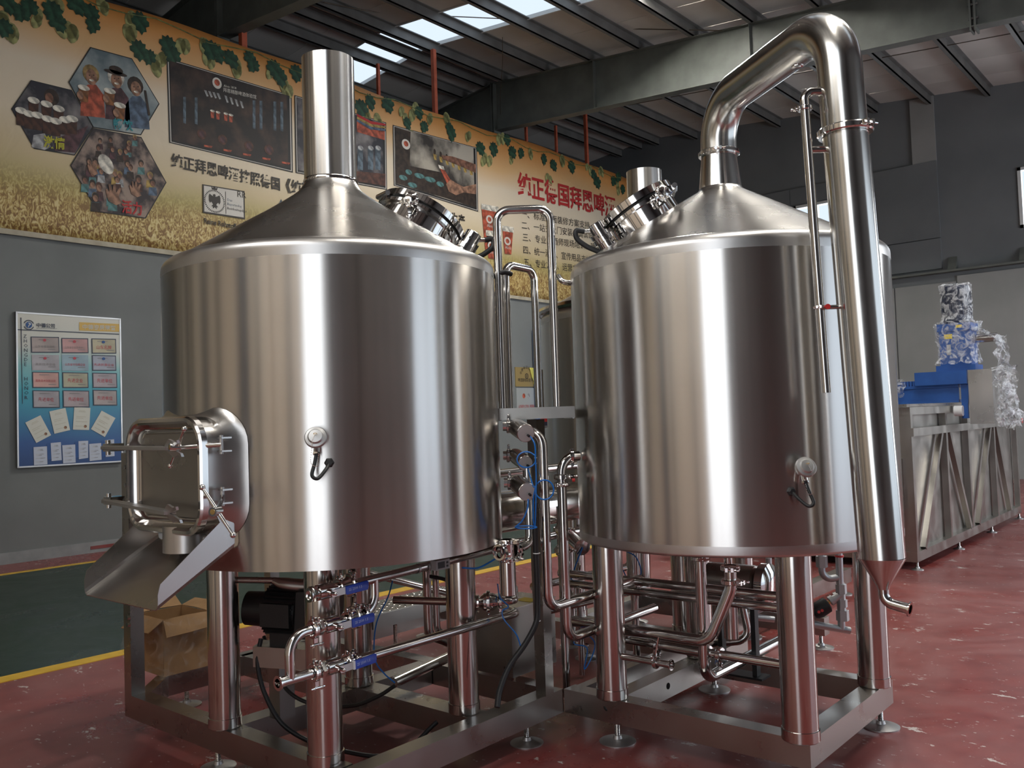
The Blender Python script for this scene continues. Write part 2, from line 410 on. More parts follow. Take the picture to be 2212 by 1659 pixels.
def rafter(y, name='rafter'):
    q = MB(); top = lambda x: rz(x)-.195; bot = lambda x: 7.52-.077*abs(x-RX)
    for xa, xb in ((-18, RX), (RX, XR)):
        za, zb, wa, wb_ = top(xa), top(xb), bot(xa), bot(xb)
        q.add([(xa, y-.006, wa), (xb, y-.006, wb_), (xb, y+.006, wb_), (xa, y+.006, wa), (xa, y-.006, za), (xb, y-.006, zb), (xb, y+.006, zb), (xa, y+.006, za)],
              [(0,3,2,1),(4,5,6,7),(0,1,5,4),(1,2,6,5),(2,3,7,6),(3,0,4,7)])
        q.bar((xa, y, za), (xb, y, zb), .2, .014); q.bar((xa, y, wa), (xb, y, wb_), .2, .014)
    r = q.build(name, 'roof_steel', ceil_, smooth=False)
    for x in (RX-.03, RX+.03, -2.9, -2.84):
        MB().box((x-.012, y-.105, bot(x)-.06), (x+.012, y+.105, top(x)+.03)).build('splice_plate', 'roof_steel', r, smooth=False)
    for x in (-9.35, -6.2): MB().box((x-.005, y-.1, bot(x)), (x+.005, y+.1, top(x))).build('stiffener', 'roof_steel', r, smooth=False)
    for x in (-2.9,):
        bl = MB()
        for k in range(4): bl.cyl((x-.03, y-.06, bot(x)+.12+k*.2), (x+.1, y-.06, bot(x)+.12+k*.2), .018, n=6)
        bl.build('bolt', 'purlin_steel', r)
for y in (7.35, 13.7): rafter(y)
rafter(1.6)
# sag rods between the purlins, a crossing cable, a hanging cable
for y in (16.6,):
    q = MB()
    for xa, xb in ((RX, -7.2), (-7.2, -2.8), (-2.8, 2)): q.cyl((xa, y, rz(xa)-.12), (xb, y, rz(xb)-.12), .008, n=6)
    q.build('sag_rod', 'wire', ceil_)
MB().tube(smooth_path([wy(700, 5, 9.0), wy(835, 28, 10.2), wy(1110, 42, 12.0), wy(1310, 60, 13.0), wy(1560, 66, 13.6)], 6), .009, 6).build('bracing_rod', 'wire', ceil_)
q = MB().tube([V((-11.85, 13.55, 8.45)), V((-11.6, 13.4, 8.0))], .006, 6)
MB().tube(smooth_path([(-10.2, 12.0, 8.45), (-10.65, 12.5, 8.2), (-11.15, 13.0, 7.95), (-11.6, 13.5, 7.75)], 5), .006, 6).build('hanging_cable', 'wire', ceil_)
# ------------------------------------------------------------------ tanks
LX, LY, LR = -3.19, 2.51, .73
KX, KY, KR = -1.93, 3.84, .73
def leg(parent, x, y, z0, z1, r=.072):
    o = MB().lathe([(0, r-.004), (.004, r), (.045, r), (.046, r-.004), (z1-z0, r-.004)], (x, y, z0), (0, 0, 1), 40, True).build('leg', 'steel_leg', parent)
    return o
def shell(parent, x, y, r, z0, z1, n=128, round_bottom=.03):
    # side wall between two matt edge bands, rounded shoulder at the top
    MB().lathe([(z0+(.045 if round_bottom else 0), r), (z1-.075, r)], (x, y, 0), (0, 0, 1), n).build('side_wall', 'steel_shell', parent)
    p = [(z1-.075, r)]+[(z1-.045+.045*math.sin(a), r-.045+.045*math.cos(a)) for a in [PI/2*k/8 for k in range(9)]]
    MB().lathe(p, (x, y, 0), (0, 0, 1), n).build('top_band', 'steel_band', parent)
    p = [(z0+.01, 0.05), (z0-.004, r-.2)]+[(z0+.012-.012*math.cos(a), r-.014+.014*math.sin(a)) for a in [PI/2*k/8 for k in range(9)]]+[(z0+.045, r)] if round_bottom else [(z0+.06, .05), (z0+.06, r-.012), (z0, r-.012), (z0, r-.0005)]
    MB().lathe(p, (x, y, 0), (0, 0, 1), n).build('bottom_band', 'steel_band', parent)

# --- mash tun (left)
mt = thing('mash_tun', 'large steel tank with tall open chimney and rectangular side door', 'tank', (LX, LY, .2))
shell(mt, LX, LY, LR, .972, 2.217, round_bottom=0)
MB().lathe([(2.205, .700), (2.213, .688), (2.45, .30), (2.50, .225), (2.535, .175), (2.56, .145), (2.585, .128), (2.60, .121)], (LX, LY, 0), (0, 0, 1), 128).build('lid_cone', 'steel_cone', mt)
ch = MB().lathe([(2.615, .118), (3.177, .118), (3.177, .115), (2.7, .115)], (LX, LY, 0), (0, 0, 1), 64).build('chimney', 'steel_shell', mt)
MB().lathe([(2.598, .119), (2.602, .123), (2.612, .123), (2.618, .119)], (LX, LY, 0), (0, 0, 1), 64).build('weld_ring', 'steel_polished', ch)
for x, y in ((-2.84, 2.14), (-3.55, 2.14), (-2.81, 2.885), (-3.54, 2.885)):
    leg(mt, x, y, .2, .985)

# --- boil kettle (right)
bk = thing('boil_kettle', 'steel boiling tank with swan-neck vapour duct bending down its right side', 'tank', (KX, KY, .2))
shell(bk, KX, KY, KR, .931, 2.225)
MB().lathe([(2.213, .700), (2.221, .688), (2.55, .118), (2.562, .104), (2.57, .100)], (KX, KY, 0), (0, 0, 1), 128).build('lid_cone', 'steel_cone', bk)
MB().lathe([(2.565, .100), (2.735, .082)], (KX, KY, 0), (0, 0, 1), 48).build('neck', 'steel_vapour', bk)
for x, y in ((-2.38, 3.43), (-1.47, 3.41), (-1.47, 4.27), (-2.38, 4.27)):
    leg(bk, x, y, .2, .945, .075)
# ------------------------------------------------------------------ small fittings
def clamp(parent, p, axis, r, bolt, mat='steel_polished', wing=True, s=1.0):
    a, sd, up = frame(axis); p = Vector(p); bd = Vector(bolt); bd = (bd-a*bd.dot(a)).normalized(); w = a.cross(bd)
    c = MB().lathe([(-.011*s, r), (-.011*s, r+.010*s), (-.007*s, r+.014*s), (.007*s, r+.014*s), (.011*s, r+.010*s), (.011*s, r)], p, a, 28).build('clamp', mat, parent)
    b = p+bd*(r+.022*s)
    q = MB().cyl(b-w*.022*s, b+w*.034*s, .0042*s, n=8)
    q.obox(b-w*.012*s-bd*.004, a*.008*s, bd*.012*s, w*.005*s); q.obox(b+w*.010*s-bd*.004, a*.008*s, bd*.012*s, w*.005*s)
    if wing:
        q.cyl(b+w*.018*s, b+w*.030*s, .008*s, n=10)
        for k in (-1, 1): q.ball(b+w*.032*s+bd*(k*.012*s), .007*s, 8, 6)
    q.build('clamp_bolt', mat, c)
    return c
def flange_end(parent, p, axis, r):
    a = Vector(axis).normalized(); p = Vector(p)
    return MB().lathe([(-.02, r), (-.006, r), (-.005, r+.008), (0, r+.008), (0, r-.002), (-.05, r-.002)], p, a, 28).build('flange', 'steel_polished', parent)
def foot(parent, x, y, z1, r=.078):
    f = MB().lathe([(0, r), (.005, r), (.010, r*.8), (.016, .022), (.03, .018)], (x, y, 0), (0, 0, 1), 28, True).build('foot', 'steel_matt', parent)
    q = [(.02, .0125)]
    for k in range(int((z1-.02)/.007)): q += [(.02+k*.007, .0128), (.0235+k*.007, .0112)]
    q.append((z1, .0125))
    MB().lathe(q, (x, y, 0), (0, 0, 1), 12).build('threaded_stud', 'steel_pipe', f)
def rbar(parent, p, q, w=.09, h=.11, mat='steel_frame', name='frame_bar'):
    return MB().bar(p, q, w, h).build(name, mat, parent, smooth=False)
ZB = .145                                      # centre height of the skid bars (0.09 .. 0.20)

# ------------------------------------------------------------------ skids
s1 = thing('skid_frame', 'low steel base frame under the chimney tank, on round levelling feet', 'base frame', (-3.5, 2.6, 0))
rbar(s1, (-4.41, 2.15, ZB), (-2.745, 2.15, ZB)); rbar(s1, (-2.69, 2.10, ZB), (-2.69, 3.40, ZB))
rbar(s1, (-3.55, 2.195, ZB), (-3.55, 3.35, ZB), .1); rbar(s1, (-3.5, 2.89, ZB), (-2.735, 2.89, ZB), .12); rbar(s1, (-4.57, 2.9, ZB), (-3.6, 2.9, ZB))
MB().prism([(-4.41, 2.195), (-4.32, 2.195), (-4.53, 2.40), (-4.62, 2.40)], (0, 0, .09), (1, 0, 0), (0, 1, 0), (0, 0, 1), .11).build('frame_bar', 'steel_frame', s1, smooth=False)
rbar(s1, (-4.575, 2.40, ZB), (-4.575, 4.6, ZB)); rbar(s1, (-4.53, 4.55, ZB), (-2.74, 4.55, ZB)); rbar(s1, (-4.53, 3.4, ZB), (-2.74, 3.4, ZB))
po = rbar(s1, (-4.375, 2.14, .2), (-4.375, 2.14, 1.40), .07, .07, name='post')
for z in (.55, .585, 1.24, 1.33): MB().cyl((-4.345, 2.105, z), (-4.345, 2.09, z), .011, n=6).build('bolt', 'steel_polished', po)
rbar(s1, (-4.375, 2.175, 1.38), (-4.375, 2.95, 1.38), .05, .05, name='arm'); rbar(s1, (-4.375, 2.95, .2), (-4.375, 2.95, 1.40), .06, .06, name='post')
for x, y in ((-3.63, 2.15), (-2.69, 3.17), (-4.72+.14, 2.53), (-4.58, 4.35), (-3.3, 4.5), (-2.69, 2.15)): foot(s1, x, y, .09)

s2 = thing('skid_frame', 'low steel base frame under the kettle with the swan-neck duct', 'base frame', (-2.0, 3.9, 0))
rbar(s2, (-2.64, 3.445, ZB), (-1.43, 3.445, ZB)); rbar(s2, (-1.475, 3.49, ZB), (-1.475, 4.40, ZB)); rbar(s2, (-2.60, 3.49, ZB), (-2.60, 4.75, ZB), .05)
b = rbar(s2, (-2.385, 3.49, ZB), (-2.385, 4.75, ZB)); rbar(s2, (-2.34, 4.355, ZB), (-1.52, 4.355, ZB)); rbar(s2, (-2.575, 4.72, ZB), (-2.43, 4.72, ZB))
MB().cyl((-2.342, 3.86, .15), (-2.338, 3.86, .15), .016, n=16).build('bolt_hole', 'dark_hole', b)
for x, y in ((-2.36, 3.43), (-1.46, 4.30), (-2.36, 4.37), (-1.5, 3.47)): foot(s2, x, y, .09, .085)

# ------------------------------------------------------------------ manways, lamps and sample ports on the tanks
def cone_pt(cx, cy, dx, dy, r0, z0, slope):
    r = math.hypot(dx, dy); d = Vector((dx/r, dy/r, 0)); th = math.atan(slope)
    return Vector((cx+dx, cy+dy, z0+(r0-r)*slope)), (d*math.sin(th)+Vector((0, 0, math.cos(th)))).normalized(), d
def manway(parent, c, n, out, R=.205, side=1, knob_dir=None):
    d = (Vector(out)-n*Vector(out).dot(n)).normalized(); w = n.cross(d)
    ring = MB().lathe([(-.12, R), (-.12, R), (.055, R), (.058, R+.018), (.075, R+.018), (.077, R-.01)], c, n, 64, ref=d).build('manway_neck', 'steel_polished', parent)
    MB().torus(c+n*.083, n, R+.006, .007, 64, 8).build('gasket', 'gasket', ring)
    lid = MB().lathe([(.089, R-.02), (.089, R+.024), (.122, R+.024), (.126, R+.014), (.128, R-.03), (.150, .02)], c, n, 64, True, ref=d).build('manway_lid', 'steel_polished', ring)
    # handle on the low side of the lid
    e = c+n*.108+d*(R+.024)
    p0, p1 = e+w*.07, e-w*.07
    MB().tube(fillet([p0, p0+d*.03+n*.03, p1+d*.03+n*.03, p1], .012), .0045, 8).build('handle', 'steel_polished', ring)
    # swing clamp with a lobed hand knob, on the side towards the hall
    kd = Vector(knob_dir); kd = (kd-n*kd.dot(n)).normalized()
    k = c+kd*(R+.05)+n*.07
    q = MB().bar(c+kd*(R+.005)+n*.03, k-n*.04, .016, .03).cyl(k-n*.05, k+n*.02, .009, n=10)
    kw = n.cross(kd)
    q.lathe([(0, .012), (.004, .026), (.018, .030), (.034, .026), (.040, .012)], k-kd*.005-n*.015, kd, 20, True)
    for j in range(5):
        a = 2*PI*j/5; q.ball(k+kd*.014-n*.015+(kw*math.cos(a)+n*math.sin(a))*.026, .0125, 8, 6)
    q.build('hand_knob', 'steel_polished', ring)
    h = c-d*(R+.03)+n*.085
    MB().cyl(h-w*.05, h+w*.05, .013, n=14).obox(h+d*.03, w*.03, d*.03, n*.012).build('hinge', 'steel_polished', ring)
    return ring
rt = Vector((math.cos(YAW), math.sin(YAW), 0)); fw = Vector((-math.sin(YAW), math.cos(YAW), 0))
def offs(r, f): v = rt*r+fw*f; return v.x, v.y
c, n, d = cone_pt(LX, LY, *offs(.335, .24), .69, 2.213, .637); manway(mt, c, n, d, .20, knob_dir=-fw-rt*.15)
c, n, d = cone_pt(KX, KY, *offs(-.345, .06), .69, 2.221, .575); manway(bk, c, n, d, .175, knob_dir=-fw+rt*.45)
def lamp_port(parent, c, n, d, hose_side):
    w = n.cross(d)
    b = MB().lathe([(-.05, .042), (.03, .042), (.032, .052), (.055, .052), (.057, .040), (.125, .040), (.128, .036)], c, n, 32, True).build('lamp_port', 'steel_polished', parent)
    q = MB()
    for j in range(8):
        a = 2*PI*j/8; q.obox(c+n*.044+(d*math.cos(a)+w*math.sin(a))*.053, (d*math.cos(a)+w*math.sin(a))*.006, (w*math.cos(a)-d*math.sin(a))*.011, n*.011)
    q.build('slotted_nut', 'steel_polished', b)
    e = c+n*.09+d*.04
    MB().cyl(e, e+d*.03, .010, n=12).build('cable_gland', 'steel_polished', b)
    p = [e+d*.028, e+d*.065+n*.004, e+d*.085-n*.04, e+d*.06-n*.085, c+d*.055-n*.03, c+d*.045-n*.06]
    MB().tube(smooth_path(p, 7), .0125, 12).build('cable_hose', 'black_rubber', b)
    MB().cyl(c+n*.095-fw*.039, c+n*.095-fw*.0415, .007, n=12).build('screw', 'gasket', b)
c, n, d = cone_pt(LX, LY, *offs(.575, .13), .69, 2.213, .637); lamp_port(mt, c, n, (d+rt*.4).normalized(), 1)
c, n, d = cone_pt(KX, KY, *offs(-.545, -.02), .69, 2.221, .575); lamp_port(bk, c, n, (d-rt*.3).normalized(), -1)

def sample_port(parent, ax, ay, R, px, py, mirror):
    # a capped thermometer pocket with a cable elbow and a bead chain
    dd = ray(px, py); q0 = Vector((ax, ay, 0))
    # intersect the view ray with the tank cylinder of radius R
    a = dd.x**2+dd.y**2; b = 2*(dd.x*(CAM.x-ax)+dd.y*(CAM.y-ay)); c_ = (CAM.x-ax)**2+(CAM.y-ay)**2-R*R
    t = (-b-math.sqrt(max(b*b-4*a*c_, 0)))/(2*a); hit = CAM+dd*t
    nrm = Vector((hit.x-ax, hit.y-ay, 0)).normalized(); sd = Vector((0, 0, 1)).cross(nrm)
    o = hit+nrm*.05; axis = (nrm+Vector((0, 0, .42))).normalized()
    b_ = MB().lathe([(-.09, .013), (-.012, .013), (-.012, .020), (-.004, .036), (0, .041), (.006, .041), (.010, .038), (.012, .029), (.019, .024), (.021, .001)], o, axis, 36).build('sample_port', 'steel_matt', parent)
    up = (Vector((0, 0, 1))-axis*axis.z).normalized()
    g = o-axis*.03-up*.028
    MB().cyl(g+up*.015, g-up*.018, .0115, n=14).cyl(g-up*.018, g-up*.026, .014, n=6).build('cable_gland', 'steel_polished', b_)
    q = -mirror
    pts = [g-up*.02, g-up*.06+sd*(.006*q), g-up*.105+sd*(.014*q), g-up*.118-sd*(.006*q)-nrm*.01, g-up*.085-sd*(.032*q)-nrm*.03, g-up*.062-sd*(.040*q)-nrm*.055]
    MB().tube(smooth_path(pts, 8), .0068, 10).build('cable', 'black_rubber', b_)
    e = pts[-1]; 
    MB().lathe([(0, .019), (.01, .019), (.014, .014), (.026, .012)], e-nrm*.012, nrm, 6, True).build('grommet', 'black_rubber', b_)
    ch_ = MB(); p = smooth_path([o+axis*.022+up*.004, o+axis*.02-up*.02+sd*.01*q, o+axis*.012-up*.045+sd*.012*q, g-up*.05+nrm*.02+sd*.018*q, g-up*.068+nrm*.015+sd*.008*q, g-up*.066+nrm*.015-sd*.008*q, g-up*.03+nrm*.015-sd*.008*q], 6)
    for k in p: ch_.ball(k, .0016, 6, 4)
    ch_.build('bead_chain', 'steel_polished', b_)
    MB().torus(o+axis*.024+up*.006, up, .006, .0012, 12, 6).build('ring', 'brass', b_)
sample_port(mt, LX, LY, LR, 686, 945, 1)
sample_port(bk, KX, KY, KR, 1728, 1008, -1)

# ------------------------------------------------------------------ rectangular discharge door of the mash tun
def rrect(x0, x1, z0, z1, r, y, n=8):
    out = []
    for cx, cz, a0 in ((x1-r, z1-r, 0), (x0+r, z1-r, PI/2), (x0+r, z0+r, PI), (x1-r, z0+r, 1.5*PI)):
        for k in range(n+1):
            a = a0+PI/2*k/n; out.append(Vector((cx+r*math.cos(a), y, cz+r*math.sin(a))))
    return out
DXC, DZC, DW, DH, DYF = -3.19, 1.335, .27, .205, 1.70
def on_tank(p, extra=0.0):
    dx = p.x-LX; return Vector((p.x, LY-math.sqrt(max((LR+extra)**2-dx*dx, .01)), p.z))
r0 = rrect(DXC-DW, DXC+DW, DZC-DH, DZC+DH, .10, DYF)
rings = [r0, [p+Vector((0, .06, 0)) for p in r0]]
g1 = rrect(DXC-DW-.012, DXC+DW+.012, DZC-DH-.012, DZC+DH+.012, .11, 0)
rings.append([on_tank(p)*1.0+Vector((0, -.055, 0)) for p in g1])
g2 = rrect(DXC-DW-.022, DXC+DW+.022, DZC-DH-.022, DZC+DH+.022, .12, 0); rings.append([on_tank(p)+Vector((0, -.018, 0)) for p in g2])
g3 = rrect(DXC-DW-.045, DXC+DW+.045, DZC-DH-.045, DZC+DH+.045, .14, 0); rings.append([on_tank(p, .002) for p in g3])
nz_ = MB().loft(rings, (False, False)).build('door_frame', 'steel_sheet', mt, sharp=50)
ro = [(.0, 0.0), (.014, .004), (.014, -.018), (.008, -.026), (-.004, -.027), (-.012, -.022), (-.022, .002), (-.034, .012), (-.044, .014)]
rings = []
for grow, dy in ro: rings.append(rrect(DXC-DW-grow, DXC+DW+grow, DZC-DH-grow, DZC+DH+grow, max(.10+grow, .03), DYF+dy))
door = MB().loft(rings, (False, False)).build('discharge_door', 'steel_pipe', mt, sharp=30)
MB().loft([rrect(DXC-DW+.044, DXC+DW-.044, DZC-DH+.044, DZC+DH-.044, .056, DYF+.014), rrect(DXC-DW+.05, DXC+DW-.05, DZC-DH+.05, DZC+DH-.05, .05, DYF+.009)], (False, True)).build('door_panel', 'steel_frame', door, sharp=30)
def door_arm(z, fork_x, tilt, slack):
    p0 = Vector((DXC-DW-.165, DYF-.045, z)); p1 = Vector((fork_x, DYF-.05-slack, z+tilt))
    a = MB().bar(p0+Vector((.03, 0, 0)), p1, .012, .045, (0, 1, 0)).cyl(p0, p1-Vector((.06, 0, 0)), .009, n=12)
    f = p1
    for s in (-1, 1):
        a.prism([(-.03, .006), (.02, .034), (.055, .024), (.082, .030), (.080, .018), (.035, .004), (-.03, -.008)], f, (p1-p0).normalized(), (0, -.3*s, s), (0, -1, 0), .010)
    o = a.build('clamp_arm', 'steel_matt', door)
    MB().cyl(p0+Vector((.02, .012, -.03)), p0+Vector((.02, .012, .03)), .010, n=10).obox(p0+Vector((.03, .03, 0)), (.03, 0, 0), (0, .03, 0), (0, 0, .016)).build('hinge_pin', 'steel_polished', o)
door_arm(DZC+.108, DXC+.16, -.004, .02)
door_arm(DZC-.108, DXC+.165, -.02, .03)
def hand_wheel(p, axis, spin, stem_to):
    a, s, t = frame(axis); p = Vector(p)
    q = MB().cyl(p-a*.01, p+a*.028, .0155, n=18).cyl(p, Vector(stem_to), .0095, n=12)
    o = q.build('hand_wheel', 'steel_polished', door)
    for k in range(2):
        dr = (s*math.cos(spin+PI*k)+t*math.sin(spin+PI*k)); e = p+dr*.098
        MB().cyl(p+dr*.012, e, .0075, .0055, 10).ball(e, .0105, 10, 8).build('spoke', 'steel_polished', o)
    MB().cyl(p+a*.0275, p+a*.0295, .009, n=14).build('threaded_end', 'brass', o)
    e = Vector(stem_to); 
    MB().cyl(e+Vector((0, 0, -.034)), e+Vector((0, 0, .034)), .008, n=10).obox(e+Vector((-.0, .012, .024)), (.016, 0, 0), (0, .020, 0), (0, 0, .003)).obox(e+Vector((-.0, .012, -.024)), (.016, 0, 0), (0, .020, 0), (0, 0, .003)).build('pivot_bracket', 'steel_sheet', o)
hand_wheel(wy(383, 967, DYF-.07), (-.25, -1, .1), PI-.75, (DXC+DW+.045, DYF+.04, DZC+.112))
hand_wheel(wy(470, 1104, DYF-.10), (.45, -1, .0), PI-2.2, (DXC+DW+.045, DYF+.04, DZC-.075))
# drain lip below the door
MB().lathe([(0, .085), (.10, .085)], (DXC+.04, DYF+.05, DZC-DH-.085), (0, 0, 1), 32).build('drain_lip', 'steel_band', mt)

# ------------------------------------------------------------------ loose discharge chute hooked under the door
ct = thing('discharge_chute', 'bent steel sheet chute hooked below the rectangular tank door', 'chute', (-3.2, 1.65, .95))
x0, x1 = -3.49, -2.925
def chute_ring(y, zb, h, inset):
    return [Vector((x0+inset, y-.0, zb+h)), Vector((x0+inset, y, zb+.02)), Vector((x0+inset+.006, y, zb+.006)), Vector((x0+inset+.02, y, zb)), Vector((x1-inset-.02, y, zb)), Vector((x1-inset-.006, y, zb+.006)), Vector((x1-inset, y, zb+.02)), Vector((x1-inset, y, zb+h))]
def sheet(rings, t):
    q = MB(); q.loft(rings, (False, False), False)
    return q
rs = [chute_ring(1.515, .885, .055, .0), chute_ring(1.525, .891, .085, 0), chute_ring(1.80, 1.052, .145, 0), chute_ring(1.815, 1.060, .13, 0)]
cp = sheet(rs, .003).build('chute_pan', 'steel_sheet', ct, smooth=False)
md = cp.modifiers.new('thickness', 'SOLIDIFY'); md.thickness = .004; md.offset = 0
for s, xx in ((1, x1), (-1, x0)):
    MB().prism([(1.762, 1.15), (1.812, 1.19), (1.806, 1.30), (1.785, 1.30), (1.783, 1.282), (1.768, 1.28), (1.768, 1.318), (1.748, 1.318), (1.748, 1.235), (1.735, 1.21)], (xx-.002, 0, 0), (0, 1, 0), (0, 0, 1), (1, 0, 0), .004).build('hook_plate', 'steel_sheet', ct, smooth=False)
for xx in (x1-.012, x0-.006): MB().cyl((xx-.02, 1.777, 1.296), (xx+.022, 1.777, 1.296), .011, n=14, bevel=.003).build('hook_bolt', 'steel_polished', mt)
# ------------------------------------------------------------------ swan-neck vapour duct with condenser pipe (right side of the kettle)
vt = Vector((-1.168, 3.372, 0)); vb = Vector((-1.117, 3.390, 0))
def vat(z): return vt.lerp(vb, (2.55-z)/(2.55-.94))+Vector((0, 0, z))
top = vat(2.97)
path = fillet([(KX, KY, 2.74), (KX, KY, 2.975), tuple(vat(3.0)), tuple(vat(2.56))], [.20, .19], 18)
vd = MB().tube(path, .084, 48, False).build('vapour_duct', 'steel_vapour', bk, sharp=60)
clamp(bk, (KX, KY, 2.738), (0, 0, 1), .084, -fw-rt*.25, s=1.0, wing=False)
clamp(bk, vat(2.555), (vt-vb)+Vector((0, 0, 1.6)), .086, -fw*.9+rt*.45, s=1.25, wing=False)
cp_ = MB().tube([vat(2.55), vat(.945)], .0835, 56, False).build('condenser_pipe', 'steel_vapour', bk)
e = vat(.945); 
MB().lathe([(0, .0835), (-.005, .083), (-.105, .024), (-.118, .020)], e, (0, 0, 1), 56).build('cone_end', 'steel_vapour', cp_)
nz2 = [e+Vector((0, 0, -.113)), e+Vector((0, 0, -.15)), e+rt*.05-fw*.02+Vector((0, 0, -.175)), e+rt*.075-fw*.035+Vector((0, 0, -.185))]
pp = fillet([e+Vector((0, 0, -.113)), e+Vector((0, 0, -.165)), e+rt*.062-fw*.055+Vector((0, 0, -.180))], .04, 10)
MB().tube(pp, .0195, 24, False).build('drain_elbow', 'steel_pipe', cp_)
flange_end(cp_, pp[-1]+(pp[-1]-pp[-2]).normalized()*.01, pp[-1]-pp[-2], .0195)
# thin spray pipe beside it
sp0 = wd(1752, 245, 3.30); 
A = vat(2.715); L1 = -rt*.135
a0 = A+L1*.55; a1 = A-rt*.145
low = vat(1.575)-rt*.155; mid = vat(1.89)-rt*.15
sp = MB().tube(fillet([a0, a1, a1+(low-a1)*.06, low], [.04, .3], 8), .0175, 18).build('spray_pipe', 'steel_pipe', bk)
u_ = (low-a1).normalized()
clamp(sp, a1+u_*.065, u_, .0175, -rt-fw*.4, s=.75)
cm = clamp(sp, a1+u_*(.83), u_, .015, -rt*.5-fw, s=.6, wing=False)
MB().cyl(vat(2.49)-rt*.14, vat(2.49)-rt*.07, .0135, n=14).build('strut', 'steel_pipe', sp)
mm = a1+u_*.83
MB().cyl(mm, vat(mm.z)-rt*.07, .0085, n=12).build('strut', 'steel_pipe', sp)
MB().cyl(mm-fw*.018+rt*.022, mm-fw*.026+rt*.022, .010, n=12).build('plug', 'red_plastic', sp)
MB().lathe([(0, .0175), (.012, .0175), (.012, .014), (-.02, .014)], low, u_, 18).build('pipe_end', 'steel_pipe', sp)
MB().lathe([(0, .024), (.008, .024), (.012, .018)], Vector((KX, KY, 2.975)).lerp(vat(3.0), .72)-Vector((0, 0, .078)), (0, 0, -1), 20, True).build('small_port', 'steel_pipe', bk)

# ------------------------------------------------------------------ valve manifold in front of the mash tun
mf = thing('pipe_manifold', 'polished three-level pipe manifold with blue-handled ball valves below the tank', 'pipework', (-2.70, 2.4, .6))
X0 = -2.70; PR = .0185
def py_(px, py): return wx(px, py, X0).y
yl0 = 1.835
MB().tube([(X0, yl0, .600), (X0, 3.09, .603)], PR, 24, False).build('pipe', 'steel_pipe', mf)
MB().tube(fillet([(X0, 3.08, .603), (X0, 3.15, .603), (X0-.14, 3.19, .603)], .05), PR, 24, False).build('pipe', 'steel_pipe', mf)
MB().tube(fillet([(X0, 1.888, .60), (X0, 1.888, .755), (X0, 1.985, .757)], .07, 10), PR, 24, False).build('pipe', 'steel_pipe', mf)
MB().tube(fillet([(X0, 1.985, .757), (X0, 2.287, .766), (X0, 2.287, .895)], .075, 10), PR, 24, False).build('pipe', 'steel_pipe', mf)
up_ = [(X0, 1.975, .884), (X0, 3.05, .918)]
MB().tube(up_, PR, 24, False).build('pipe', 'steel_pipe', mf)
flange_end(mf, (X0, yl0, .600), (0, -1, 0), PR); flange_end(mf, (X0, 1.975, .884), (0, -1, 0), PR)
def ball_valve(y, z, handle_text=True, collar=False):
    ax = Vector((0, 1, .02)).normalized(); c = Vector((X0, y, z))
    q = MB().lathe([(-.062, .020), (-.060, .026), (-.046, .026), (-.044, .022), (-.034, .022), (-.032, .029), (.030, .029), (.032, .022), (.060, .021)], c, ax, 24, True)
    o = q.build('valve_body', 'steel_polished', mf)
    MB().lathe([(-.058, .030), (-.044, .030)], c, ax, 6, True).build('hex_nut', 'steel_polished', o)
    MB().cyl(c, c+Vector((.055, 0, 0)), .012, n=16).build('stem', 'steel_polished', o)
    h = c+Vector((.050, .0, -.002))
    MB().cyl(h, h+Vector((.010, 0, 0)), .013, n=6).cyl(h+Vector((.01, 0, 0)), h+Vector((.020, 0, 0)), .0075, n=12).ball(h+Vector((.020, 0, 0)), .0075, 10, 6).build('stem_nut', 'steel_polished', o)
    rgt = Vector((-.05, 1, .03)).normalized(); hz = Vector((0, -.03, 1))
    lv = MB().obox(h+Vector((.006, 0, 0))+rgt*.032, rgt*.034, (.0022, 0, 0), hz*.013).build('lever', 'steel_matt', o)
    g0 = h+Vector((.006, 0, 0))+rgt*.115
    gr = []
    for sx, e in ((-.006, -.003), (-.004, 0), (.004, 0), (.006, -.003)):
        gr.append([g0+rgt*a+hz*b+Vector((sx, 0, 0)) for a, b in ((-.056, -.014-e*-1), (.050, -.015-e*-1), (.057+e, -.009), (.057+e, .011), (.050, .016+e), (-.056, .014+e))])
    grip = MB().loft(gr).build('blue_grip', 'valve_blue', lv)
    # moulded size marking
    if collar: MB().obox(h+Vector((.006, 0, 0))+rgt*.058, rgt*.004, (.0062, 0, 0), hz*.0155).build('sleeve', 'white_print', lv)
    TEXTS.append(('25 2500 1.5', .014, g0+Vector((.0066, 0, 0))-rgt*.045-hz*.005, rgt, hz, 'valve_print', lv))
    return o
TEXTS = []
ball_valve(2.045, .887); ball_valve(2.070, .760); ball_valve(2.075, .604, collar=True)
clamp(mf, (X0, 1.992, .757), (0, 1, 0), PR+.004, (0.2, 0, 1), s=.85); clamp(mf, (X0, 1.992, .601), (0, 1, 0), PR+.004, (0.2, 0, 1), s=.85)
for y, z in ((1.992, .757), (1.992, .601)):
    q = MB()
    for k in (-.018, .018): q.ball((X0+.02, y+k, z-.055), .0075, 8, 6)
    q.cyl((X0+.02, y-.03, z-.052), (X0+.02, y+.03, z-.052), .004, n=8).obox((X0+.012, y, z-.036), (.004, 0, 0), (0, .008, 0), (0, 0, .018)); q.build('wing_nut', 'steel_polished', mf)
clamp(mf, (X0, 2.150, .762), (0, 1, 0), PR+.003, (.3, 0, 1), s=.8); clamp(mf, (X0, 2.145, .605), (0, 1, 0), PR+.003, (.3, 0, 1), s=.8)
clamp(mf, (X0, 2.115, .889), (0, 1, 0), PR+.003, (-.2, 0, 1), s=.8); clamp(mf, (X0, 2.165, .606), (0, 1, 0), PR, (.8, 0, 1), s=.9)
